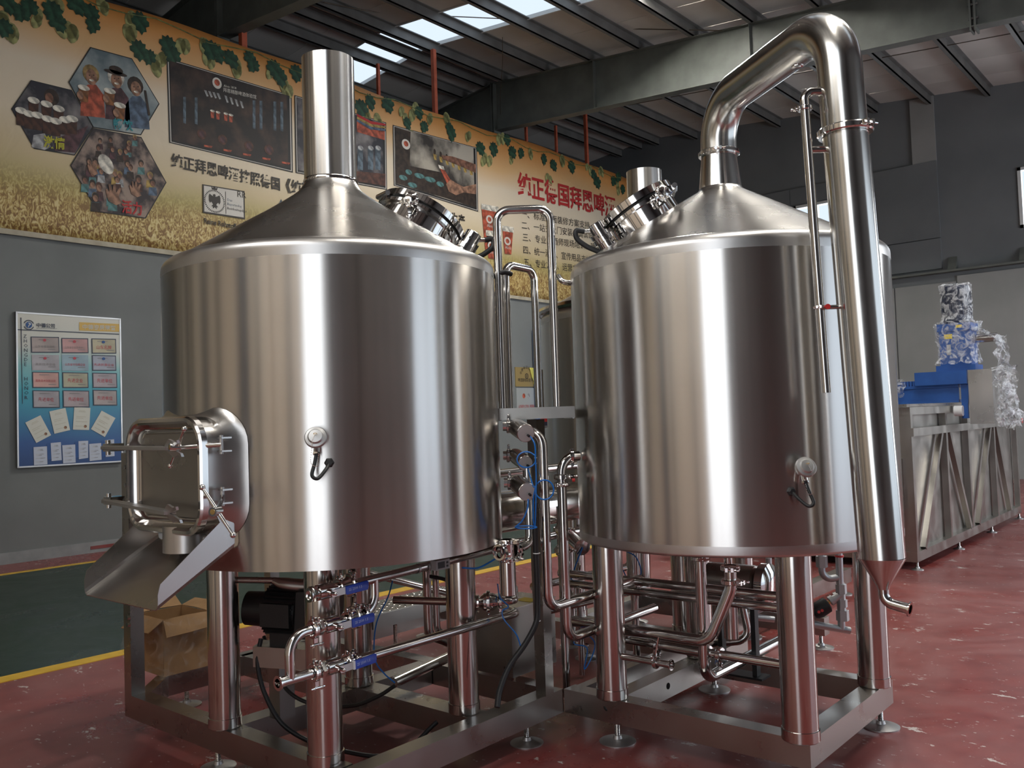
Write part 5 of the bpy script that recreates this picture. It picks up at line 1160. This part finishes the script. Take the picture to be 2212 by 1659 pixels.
for i, (a, b_) in enumerate(leaves):
    y, z = P2(a, b_)
    if z > BZ1-.05: z = BZ1-.08
    if lp is None: lp = proto(leaf_poly, 'ink_leaf', 'hop_leaf')
    o = lp if i == 0 else share(lp, 'hop_leaf', (0, 0, 0), ban)
    c = Vector((BX+.006+.0004*(i % 5), y, z)); o.location = c-WP[ban.name]; s = random.uniform(.9, 1.25); o.scale = (1, s*random.uniform(.8, 1.1), s); o.rotation_euler = (random.uniform(-.6, .6), 0, 0)
for i, (a, b_) in enumerate(cones_):
    for k in range(2):
        y, z = P2(a+random.uniform(-8, 8), b_+random.uniform(-8, 10))
        if z > BZ1-.05: z = BZ1-.08
        if cp2 is None: cp2 = proto(cone_poly, 'ink_hop', 'hop_cone'); o = cp2
        else: o = share(cp2, 'hop_cone', (0, 0, 0), ban)
        o.location = Vector((BX+.0042+.0002*(i % 5), y, z))-WP[ban.name]; s = random.uniform(.9, 1.35); o.scale = (1, s, s); o.rotation_euler = (random.uniform(-.4, .4), 0, 0)
MB().tube([(BX+.004, 2+.4*k, BZ1-.07-.05*math.sin(k*1.7)) for k in range(40)], .008, 6).build('vine_stem', 'ink_leaf_pale', ban)
# lettering on the banner (size in metres)
def T(s, px, py, size, mat, parent, X=None, lay=3, wide=1.0, slope=0):
    v = wx(px, py, X if X is not None else BX)
    TEXTS.append((s, size, Vector((v.x+.003+lay*.0016, v.y, v.z)), Vector((0, wide, 0)), Vector((0, 0, 1)), mat, parent))
def bold(s, px, py, size, mat, parent, X=None, off=.03, **k):
    T(s, px, py, size, mat, parent, X, **k); BOLD.add(len(TEXTS)-1)
BOLD = set()
def fit(s, p0, p1, hpx, mat, parent, X=None, lay=3, b=True):
    # stretch the string between two pixels of its baseline on the wall plane
    a = wx(*p0, X if X is not None else BX); e = wx(*p1, X if X is not None else BX); z2 = wx(p0[0], p0[1]-hpx, X if X is not None else BX).z
    size = (z2-a.z)/.80; w = 0
    for ch in s: w += 1.0 if ord(ch) > 255 else (.32 if ch in ' .,iIl1' else .62)
    wide = (e.y-a.y)/(w*size)
    o = Vector((a.x+.003+lay*.0016, a.y, a.z)); TEXTS.append((s, size, o, Vector((0, wide, (e.z-a.z)/(w*size))), Vector((0, 0, 1)), mat, parent))
    if b: BOLD.add(len(TEXTS)-1)
fit('纯正拜恩啤酒按照德国', (369, 358), (606, 410), 26, 'ink_dark', ban); fit('《纯正', (606, 410), (672, 424), 26, 'ink_dark', ban)
fit('纯正德国拜恩啤酒', (1118, 418), (1330, 468), 44, 'ink_red', ban)
fit('母生产', (958, 478), (1005, 488), 22, 'ink_dark', ban)
for s, a, e in (('一、标准店面装修方案支持 - 品牌', (1125, 468), (1310, 500)), ('二、一站式上门安装、调试设备', (1126, 493), (1292, 517)), ('三、专业酿酒师现场培训，确保纯', (1128, 519), (1308, 543)), ('四、统一酒具、宣传用品支持', (1129, 546), (1276, 568)), ('五、专业方案、运营方案', (1131, 573), (1258, 588))):
    fit(s, a, e, 15, 'ink_dark', ban, b=False)
fit('畅饮', (243, 276), (286, 282), 20, 'ink_cyan', h1, lay=9); fit('激情', (93, 316), (140, 322), 22, 'ink_lime', h2, lay=9); fit('活力', (262, 457), (307, 464), 24, 'ink_red', h3, lay=9)
fit('Alois 1818', (482, 188), (512, 194), 6, 'ink_white', f1, lay=7, b=False); fit('拜恩精酿啤酒体验馆', (481, 198), (553, 214), 8, 'ink_white', f1, lay=7, b=False)
# purity-law emblem
em = fpx('emblem_plate', [(437, 398), (528, 413), (529, 474), (438, 460)], 'ink_dark', ban, 1); fpx('emblem_field', [(440, 401), (525, 415), (526, 470), (441, 457)], 'ink_white', em, 2)
y, z = P2(463, 435); 
wr_ = MB()
for k in range(40):
    a = 2*PI*k/40; wr_.prism(ell(y+.155*math.cos(a), z+.155*math.sin(a), .015, .008, 8, a), (BX+.007, 0, 0), (0, 1, 0), (0, 0, 1), (1, 0, 0), .001)
wr_.build('emblem_wreath', 'ink_dark', em, smooth=False)
eagle = [(0, .17), (.03, .15), (.02, .11), (.06, .12), (.13, .16), (.15, .10), (.15, .0), (.12, -.06), (.09, -.02), (.06, -.05), (.04, -.08), (.09, -.13), (.05, -.13), (.05, -.18), (0, -.14), (-.05, -.18), (-.05, -.13), (-.09, -.13), (-.04, -.08), (-.06, -.05), (-.09, -.02), (-.12, -.06), (-.15, .0), (-.15, .10), (-.13, .16), (-.06, .12), (-.03, .11), (-.05, .145)]
flat('emblem_bird', [(y+a*.62, z+b_*.62) for a, b_ in eagle], 'ink_dark', em, 4); flat('emblem_crown', [(y-.04, z+.165), (y+.04, z+.165), (y+.055, z+.22), (y+.025, z+.19), (y, z+.225), (y-.025, z+.19), (y-.055, z+.22)], 'ink_dark', em, 4)
fpx('emblem_rule', [(486, 414), (487, 414), (488, 462), (487, 462)], 'ink_dark', em, 4)
T('Das', 490, 434, .055, 'ink_steelblue', em, lay=4); T('Bayerische', 490, 443, .055, 'ink_steelblue', em, lay=4); T('Reinheitsgebot', 490, 452, .055, 'ink_dark', em, lay=4); T('RR', 511, 425, .13, 'ink_dark', em, lay=4)
fit('Reine Rohstoffe', (440, 482), (540, 500), 13, 'ink_dark', ban)
fpx('printed_triangle', [(607, 430), (613, 446), (600, 444)], 'ink_steelblue', ban, 2)
# printed beer glasses beside the list
for (pts, col) in (([(1040, 448), (1075, 455), (1070, 545), (1048, 540)], 'ink_amber'), ([(1050, 505), (1072, 508), (1068, 560), (1055, 558)], 'ink_amber'), ([(1085, 495), (1108, 499), (1104, 550), (1090, 548)], 'ink_amber')):
    g_ = fpx('printed_glass', pts, col, ban, 2); (a, b_), (c_, d_) = pts[0], pts[1]
    fpx('printed_foam', [(a-1, b_-8), (c_+1, d_-8), (c_+1, d_+4), (a-1, b_+4)], 'ink_foam', g_, 3); epx('printed_badge', (a+c_)/2-1, b_+26, 7, 9, 'ink_white', g_, 4); epx('printed_badge_heart', (a+c_)/2-1, b_+26, 4, 5, 'ink_amber', g_, 5)
    y2, z2_ = P2((a+c_)/2-6, b_+42); TEXTS.append(('Alois', .09, Vector((BX+.012, y2, z2_)), Vector((0, 1, 0)), Vector((0, 0, 1)), 'ink_white', g_))

# rust-red hanger posts above the banner
for i, (a, b_, ztop, w, lab) in enumerate(((940, 240, None, .075, 'bright rust-red post hanging above the banner middle'), (1268, 350, None, .07, 'dark rust-red post above the red banner heading'), (525, 100, None, .09, 'short dark rust post above the bar photograph'), (818, 205, None, .05, 'thin rust post just right of the chimney top'), (1137, 300, None, .05, 'short rust stub left of the roof beam end'), (1202, 325, None, .05, 'thin dark rust post right of the roof beam end'))):
    v = wx(a, b_, XL-.10); o = MB().box((XL-.10-w/2, v.y-w/2, 4.05), (XL-.10+w/2, v.y+w/2, rz(XL-.1)-.19 if i < 3 else v.z+.55)).build('hanger_post', 'rust_paint', smooth=False); tag(o, lab, 'post', 'rust-red banner posts')

# ------------------------------------------------------------------ honour board on the wall
HX = XL+.04
hb = thing('honour_board', 'blue and white framed notice board of certificates on the grey wall', 'notice board', (HX, 4.87, 1.1))
m, t, b = nt('board_print'); L = t.links
tc = N(t, 'ShaderNodeTexCoord'); sx = N(t, 'ShaderNodeSeparateXYZ'); L.new(tc.outputs['Object'], sx.inputs[0]); mr = N(t, 'ShaderNodeMapRange', i_1=-.95, i_2=.95); L.new(sx.outputs['Z'], mr.inputs[0])
nz = N(t, 'ShaderNodeTexNoise', i_Scale=1.3, i_Detail=2); L.new(tc.outputs['Object'], nz.inputs['Vector']); ma = N(t, 'ShaderNodeMath', operation='MULTIPLY_ADD', i_1=.14, i_2=-.07); L.new(nz.outputs[0], ma.inputs[0]); ad = N(t, 'ShaderNodeMath', operation='ADD'); L.new(ma.outputs[0], ad.inputs[0]); L.new(mr.outputs[0], ad.inputs[1])
rp = ramp(t, [(0, (.010, .045, .17)), (.15, (.012, .075, .26)), (.30, (.016, .17, .33)), (.50, (.03, .33, .42)), (.66, (.20, .45, .46)), (.78, (.56, .56, .50)), (1, (.62, .60, .53))], ad.outputs[0]); L.new(rp.outputs[0], b.inputs['Base Color']); b.inputs['Roughness'].default_value = .35
c4 = [(35, 677), (257, 688), (265, 991), (41, 1014)]
v4 = [wx(a, b_, HX) for a, b_ in c4]; by0, by1 = (v4[0].y+v4[3].y)/2, (v4[1].y+v4[2].y)/2; bz1_, bz0_ = (v4[0].z+v4[1].z)/2, (v4[2].z+v4[3].z)/2
MB().box((HX-.035, by0, bz0_), (HX, by1, bz1_)).build('board_panel', 'board_print', hb, smooth=False)
q = MB()
for lo, hi in (((by0-.012, bz0_-.012), (by0+.006, bz1_+.012)), ((by1-.006, bz0_-.012), (by1+.012, bz1_+.012)), ((by0, bz0_-.012), (by1, bz0_+.006)), ((by0, bz1_-.006), (by1, bz1_+.012))): q.box((HX-.038, lo[0], lo[1]), (HX+.006, hi[0], hi[1]))
q.build('board_frame', 'steel_matt', hb, smooth=False)
plain('ink_board_dark', (.05, .06, .09), .5); plain('ink_board_yellow', (.62, .40, .10), .5); plain('paper_white', (.62, .62, .56), .6); plain('paper_blue', (.50, .54, .64), .6); plain('ink_pale', (.52, .50, .42), .5); plain('ink_text', (.24, .22, .22), .6); plain('ink_board_red', (.48, .06, .08), .5); plain('ink_logo', (.02, .08, .26), .5)
def bpx(name, pts, mat, parent, lay): return fpx(name, pts, mat, parent, lay, HX)
bpx('rule', [(36, 711), (257, 721), (257, 723), (36, 713)], 'ink_board_dark', hb, 1); bpx('rule', [(44, 686), (46, 686), (49, 872), (48, 872)], 'ink_board_dark', hb, 1)
bpx('heading_strip', [(171, 696), (257, 700), (257, 717), (171, 714)], 'ink_board_yellow', hb, 1)
fit('中德资质荣誉', (177, 710), (250, 713), 9, 'ink_pale', hb, HX, 2, True)
lg = epx('logo_disc', 62, 702, 7, 7, 'ink_logo', hb, 2, HX)
y, z = P2(62, 702, HX)
q = MB()
for a0 in (.35, .35+PI):
    pts = []
    for k in range(13): a = a0+(PI-.7)*k/12; pts.append((y+.062*math.cos(a), z+.062*math.sin(a)))
    for k in range(12, -1, -1): a = a0+(PI-.7)*k/12; pts.append((y+.050*math.cos(a), z+.050*math.sin(a)))
    q.prism(pts, (HX+.003, 0, 0), (0, 1, 0), (0, 0, 1), (1, 0, 0), .002)
q.build('logo_ring', 'ink_board_dark', lg, smooth=False)
flat('logo_swirl', [(y-.012, z-.028), (y-.004, z-.03), (y+.004, z-.004), (y+.022, z+.004), (y+.018, z+.022), (y-.002, z+.028), (y-.014, z+.02), (y+.004, z+.016), (y+.008, z+.008), (y-.004, z+.002)], 'paper_white', lg, 4, HX)
fit('中德公司', (78, 706), (119, 708), 8, 'ink_board_dark', hb, HX, 2); fit('ZHONGDE COMPANY', (78, 710), (118, 711), 2.4, 'ink_board_dark', hb, HX, 2, False)
for i, ch in enumerate('ZHONGDE'): T(ch, 50+i*.25, 730+i*10.1, .062, 'ink_board_dark', hb, HX, 2)
for i, ch in enumerate('HONOR'): T(ch, 51.5+i*.25, 822+i*10.1, .062, 'ink_board_dark', hb, HX, 2)
# twelve award plaques
cols = [[(66, 727, 127, 762), (132, 730, 190, 763), (197, 731, 250, 764)], [(68, 766, 127, 800), (133, 766, 190, 801), (198, 767, 250, 801)], [(69, 803, 127, 838), (134, 804, 190, 838), (199, 805, 252, 838)], [(70, 843, 128, 881), (135, 843, 192, 880), (200, 842, 252, 876)]]
tint = [[(.34, .28, .26), (.45, .25, .24), (.40, .36, .24)], [(.36, .34, .36), (.26, .36, .42), (.30, .32, .38)], [(.52, .30, .26), (.36, .34, .24), (.34, .29, .31)], [(.33, .30, .32), (.35, .29, .30), (.34, .29, .28)]]
words = [['山东省著名商标', '山东省企业技术中心', '山东名牌'], ['高新技术企业', '山东省守信用企业', '先进民营企业'], ['高新技术创新示范', '先进企业', '先进单位'], ['先进单位', '先进单位', '先进单位']]
for r in range(4):
    for c in range(3):
        x0_, y0_, x1_, y1_ = cols[r][c]; nm = 'award_metal_%d%d' % (r, c)
        noisy(nm, tuple(k*.85 for k in tint[r][c]), tuple(min(k*1.2, 1) for k in tint[r][c]), .4, 3)
        fr_ = bpx('award_plaque', [(x0_, y0_), (x1_, y0_+1), (x1_+1, y1_), (x0_+1, y1_)], 'ink_board_dark' if not (r == 1 and c < 2) else nm, hb, 2)
        bpx('award_face', [(x0_+2, y0_+2), (x1_-2, y0_+3), (x1_-1, y1_-2), (x0_+3, y1_-2)], nm, fr_, 3)
        dark = (r == 0 and c < 2) or (r == 1 and c == 0); s = words[r][c]; w_ = min(len(s)*8.5, 44); cx_ = (x0_+x1_)/2; cy_ = (y0_+y1_)/2+ (3 if r < 2 else 1)
        fit(s, (cx_-w_/2, cy_+3), (cx_+w_/2, cy_+4), 7.5 if len(s) < 6 else 5, 'ink_text' if dark else 'ink_board_red', fr_, HX, 5, False)
        bpx('small_print', [(cx_-14, y0_+6), (cx_+8, y0_+6), (cx_+8, y0_+7.2), (cx_-14, y0_+7.2)], 'ink_text', fr_, 5); bpx('small_print', [(cx_+6, y1_-8), (cx_+22, y1_-8), (cx_+22, y1_-6.6), (cx_+6, y1_-6.6)], 'ink_text', fr_, 5)
        if r < 2: epx('emblem', cx_-1, y0_+8, 3.5, 3, 'ink_board_red' if c != 2 else 'ink_logo', fr_, 6, HX)
# certificates
certs = [([(54, 913), (87, 897), (110, 940), (78, 957)], 'paper_white'), ([(106, 889), (141, 881), (151, 929), (117, 937)], 'paper_white'), ([(160, 879), (195, 881), (192, 929), (157, 928)], 'paper_white'), ([(219, 887), (249, 903), (226, 944), (196, 927)], 'paper_white'),
         ([(72, 966), (101, 964), (102, 1003), (73, 1005)], 'paper_blue'), ([(109, 957), (131, 955), (133, 994), (111, 996)], 'paper_blue'), ([(134, 962), (162, 960), (163, 999), (136, 1001)], 'paper_blue'), ([(169, 953), (190, 952), (190, 989), (170, 992)], 'paper_blue'), ([(192, 959), (218, 957), (219, 993), (193, 996)], 'paper_blue'), ([(226, 951), (246, 949), (247, 985), (228, 987)], 'paper_blue')]
for i, (pts, mat) in enumerate(certs):
    cy_ = bpx('certificate', pts, mat, hb, 2)
    A_, B_, C_, D_ = [Vector((p[0], p[1], 0)) for p in pts]
    def bil(u, v): p = (A_*(1-u)+B_*u)*(1-v)+(D_*(1-u)+C_*u)*v; return (p.x, p.y)
    for k, (u0, u1, v0) in enumerate(((.32, .68, .14), (.28, .72, .19), (.15, .75, .40), (.15, .6, .47), (.15, .85, .62), (.15, .7, .82))):
        bpx('text_line', [bil(u0, v0), bil(u1, v0), bil(u1, v0+.025), bil(u0, v0+.025)], 'ink_pale' if i < 4 else 'ink_shirt', cy_, 3)
    if i < 4:
        u, v = bil(.75, .84); epx('seal', u, v, 3.2, 3.2, 'ink_skin', cy_, 4, HX)
    if i in (5, 7, 9): a, b_ = pts[0]; bpx('folder_back', [(a-8, b_+2), (a+2, b_+1), (a+3, b_+34), (a-6, b_+36)], 'ink_logo', cy_, 1)

# ------------------------------------------------------------------ gold and silver plaques and the blue strip seen between the tanks
gp = MB().box((XL, *[f for f in (P2(1113, 835, XL)[0],)], P2(1113, 835, XL)[1]), (XL+.02, P2(1156, 795, XL)[0], P2(1113, 793, XL)[1])).build('gold_plaque', plain('plaque_gold', (.52, .38, .16), .35, .6), smooth=False)
tag(gp, 'gold metal wall plaque with a round emblem, seen between the tanks', 'plaque')
y0_, y1_ = P2(1113, 835, XL)[0], P2(1156, 795, XL)[0]; z0_, z1_ = P2(1113, 835, XL)[1], P2(1113, 793, XL)[1]; cy_, cz_ = (y0_+y1_)/2, (z0_+z1_)/2
flat('emblem', ell(cy_+.02, cz_+.02, .055, .055), 'ink_dark', gp, 12, XL); flat('emblem_core', ell(cy_+.02, cz_+.02, .035, .035), 'plaque_gold', gp, 13, XL); flat('emblem_dot', ell(cy_+.02, cz_+.02, .018, .018), 'ink_dark', gp, 14, XL)
TEXTS.append(('啤酒酵母研发中心', .085, Vector((XL+.0235, cy_-.26, z0_+.10)), Vector((0, .78, 0)), Vector((0, 0, 1)), 'ink_dark', gp))
for k, ch in enumerate('中德啤酒技术研'):
    a = PI*(.86-.72*k/6); TEXTS.append((ch, .075, Vector((XL+.0235, cy_+.02+.21*math.cos(a)-.03, cz_-.01+.21*math.sin(a)-.03)), Vector((0, .9, 0)), Vector((0, 0, 1)), 'ink_dark', gp))
fw_ = MB(); rr_ = random.Random(5); rows = []
for j in range(9):
    rows.append([(cy_+.10+.018*j+rr_.uniform(-.02, .02)+.03*i*(1 if j < 5 else .8), z1_-.01-(z1_-z0_)*j/8.4+rr_.uniform(-.01, .01)) for i in range(6)])
vv = [(XL+.035+rr_.uniform(-.012, .012), min(a, y1_+.02), b_) for r in rows for a, b_ in r]; ff = [(j*6+i, j*6+i+1, j*6+i+7, j*6+i+6) for j in range(8) for i in range(5)]
fo = MB().add(vv, ff).build('yellow_film', plain('film_yellow', (.55, .50, .10), .25), gp); fo.modifiers.new('t', 'SOLIDIFY').thickness = .002
sp_ = MB().box((XL, y0_+.01, P2(1115, 875, XL)[1]-.12), (XL+.018, y1_+.02, P2(1115, 838, XL)[1])).build('silver_plaque', plain('plaque_silver', (.42, .44, .44), .4, .3), smooth=False); tag(sp_, 'pale silver wall plaque with red lettering under the gold plaque', 'plaque')
z2_ = P2(1115, 838, XL)[1]
flat('emblem', ell(cy_-.09, z2_-.16, .045, .05), 'ink_amber', sp_, 11, XL); flat('emblem', ell(cy_+.06, z2_-.16, .035, .055), 'ink_shirt', sp_, 11, XL)
TEXTS.append(('山东省院士工作站（啤酒酿造）', .075, Vector((XL+.0215, cy_-.27, z2_-.40)), Vector((0, .54, 0)), Vector((0, 0, 1)), 'ink_red', sp_)); TEXTS.append(('山东省科学技术厅中国酿酒协会', .05, Vector((XL+.0215, cy_-.20, z2_-.47)), Vector((0, .56, 0)), Vector((0, 0, 1)), 'ink_red', sp_))
v = P2(1155, 713, XL+.1); v2 = P2(1162, 713, XL+.1)
o = MB().box((XL+.03, v[0], 0), (XL+.12, v2[0]+.03, v[1])).build('blue_post', plain('paint_blue', (.015, .12, .45), .45), smooth=False); tag(o, 'upright bright blue post against the wall beside the gold plaque', 'post')
o = thing('control_label', 'yellow, red and blue striped sign hanging under the platform', 'sign', wd(1175, 905, 5.2))
c = wd(1175, 908, 5.2)
for k, mt_ in enumerate(('ink_navy', 'ink_red', 'yellow_print')): MB().obox(c+Vector((0, 0, -.02+.022*k)), rt*.019, fw*.002, (0, 0, .011)).build('stripe', mt_, o, smooth=False)
MB().obox(c+fw*.006, rt*.021, fw*.003, (0, 0, .045)).build('plate', 'grey_plastic', o, smooth=False)
MB().cyl(c+Vector((0, 0, .04)), c+Vector((0, 0, .3)), .004, n=8).build('hanger', 'wire', o)
# ------------------------------------------------------------------ lettering (flat print, font outlines turned into meshes)
plain('valve_print', (.55, .62, .80), .5)
if 'BOLD' not in globals(): BOLD = set()
def make_texts():
    tmp = []
    for i, (s, size, o, ax, ay, mat, parent) in enumerate(TEXTS):
        cu = bpy.data.curves.new('lettering', 'FONT'); cu.body = s; cu.size = size; cu.resolution_u = 2 if size > .1 else 1
        if i in BOLD: cu.offset = size*.022
        ob = bpy.data.objects.new('lettering_curve', cu); COL.objects.link(ob); tmp.append(ob)
    bpy.context.view_layer.update(); dg = bpy.context.evaluated_depsgraph_get()
    for ob, (s, size, o, ax, ay, mat, parent) in zip(tmp, TEXTS):
        me = bpy.data.meshes.new_from_object(ob.evaluated_get(dg))
        ax = Vector(ax); ay = Vector(ay); o = Vector(o)
        if len(me.vertices) == 0: continue
        pts = [o+ax*v.co.x+ay*v.co.y for v in me.vertices]
        c = sum(pts, Vector())/len(pts)
        for v, p in zip(me.vertices, pts): v.co = p-c
        me.materials.clear(); me.materials.append(M[mat]); me.name = 'lettering'
        lo = bpy.data.objects.new('lettering', me); COL.objects.link(lo); put(lo, parent, c)
    for ob in tmp:
        cu = ob.data; bpy.data.objects.remove(ob); bpy.data.curves.remove(cu)
make_texts()
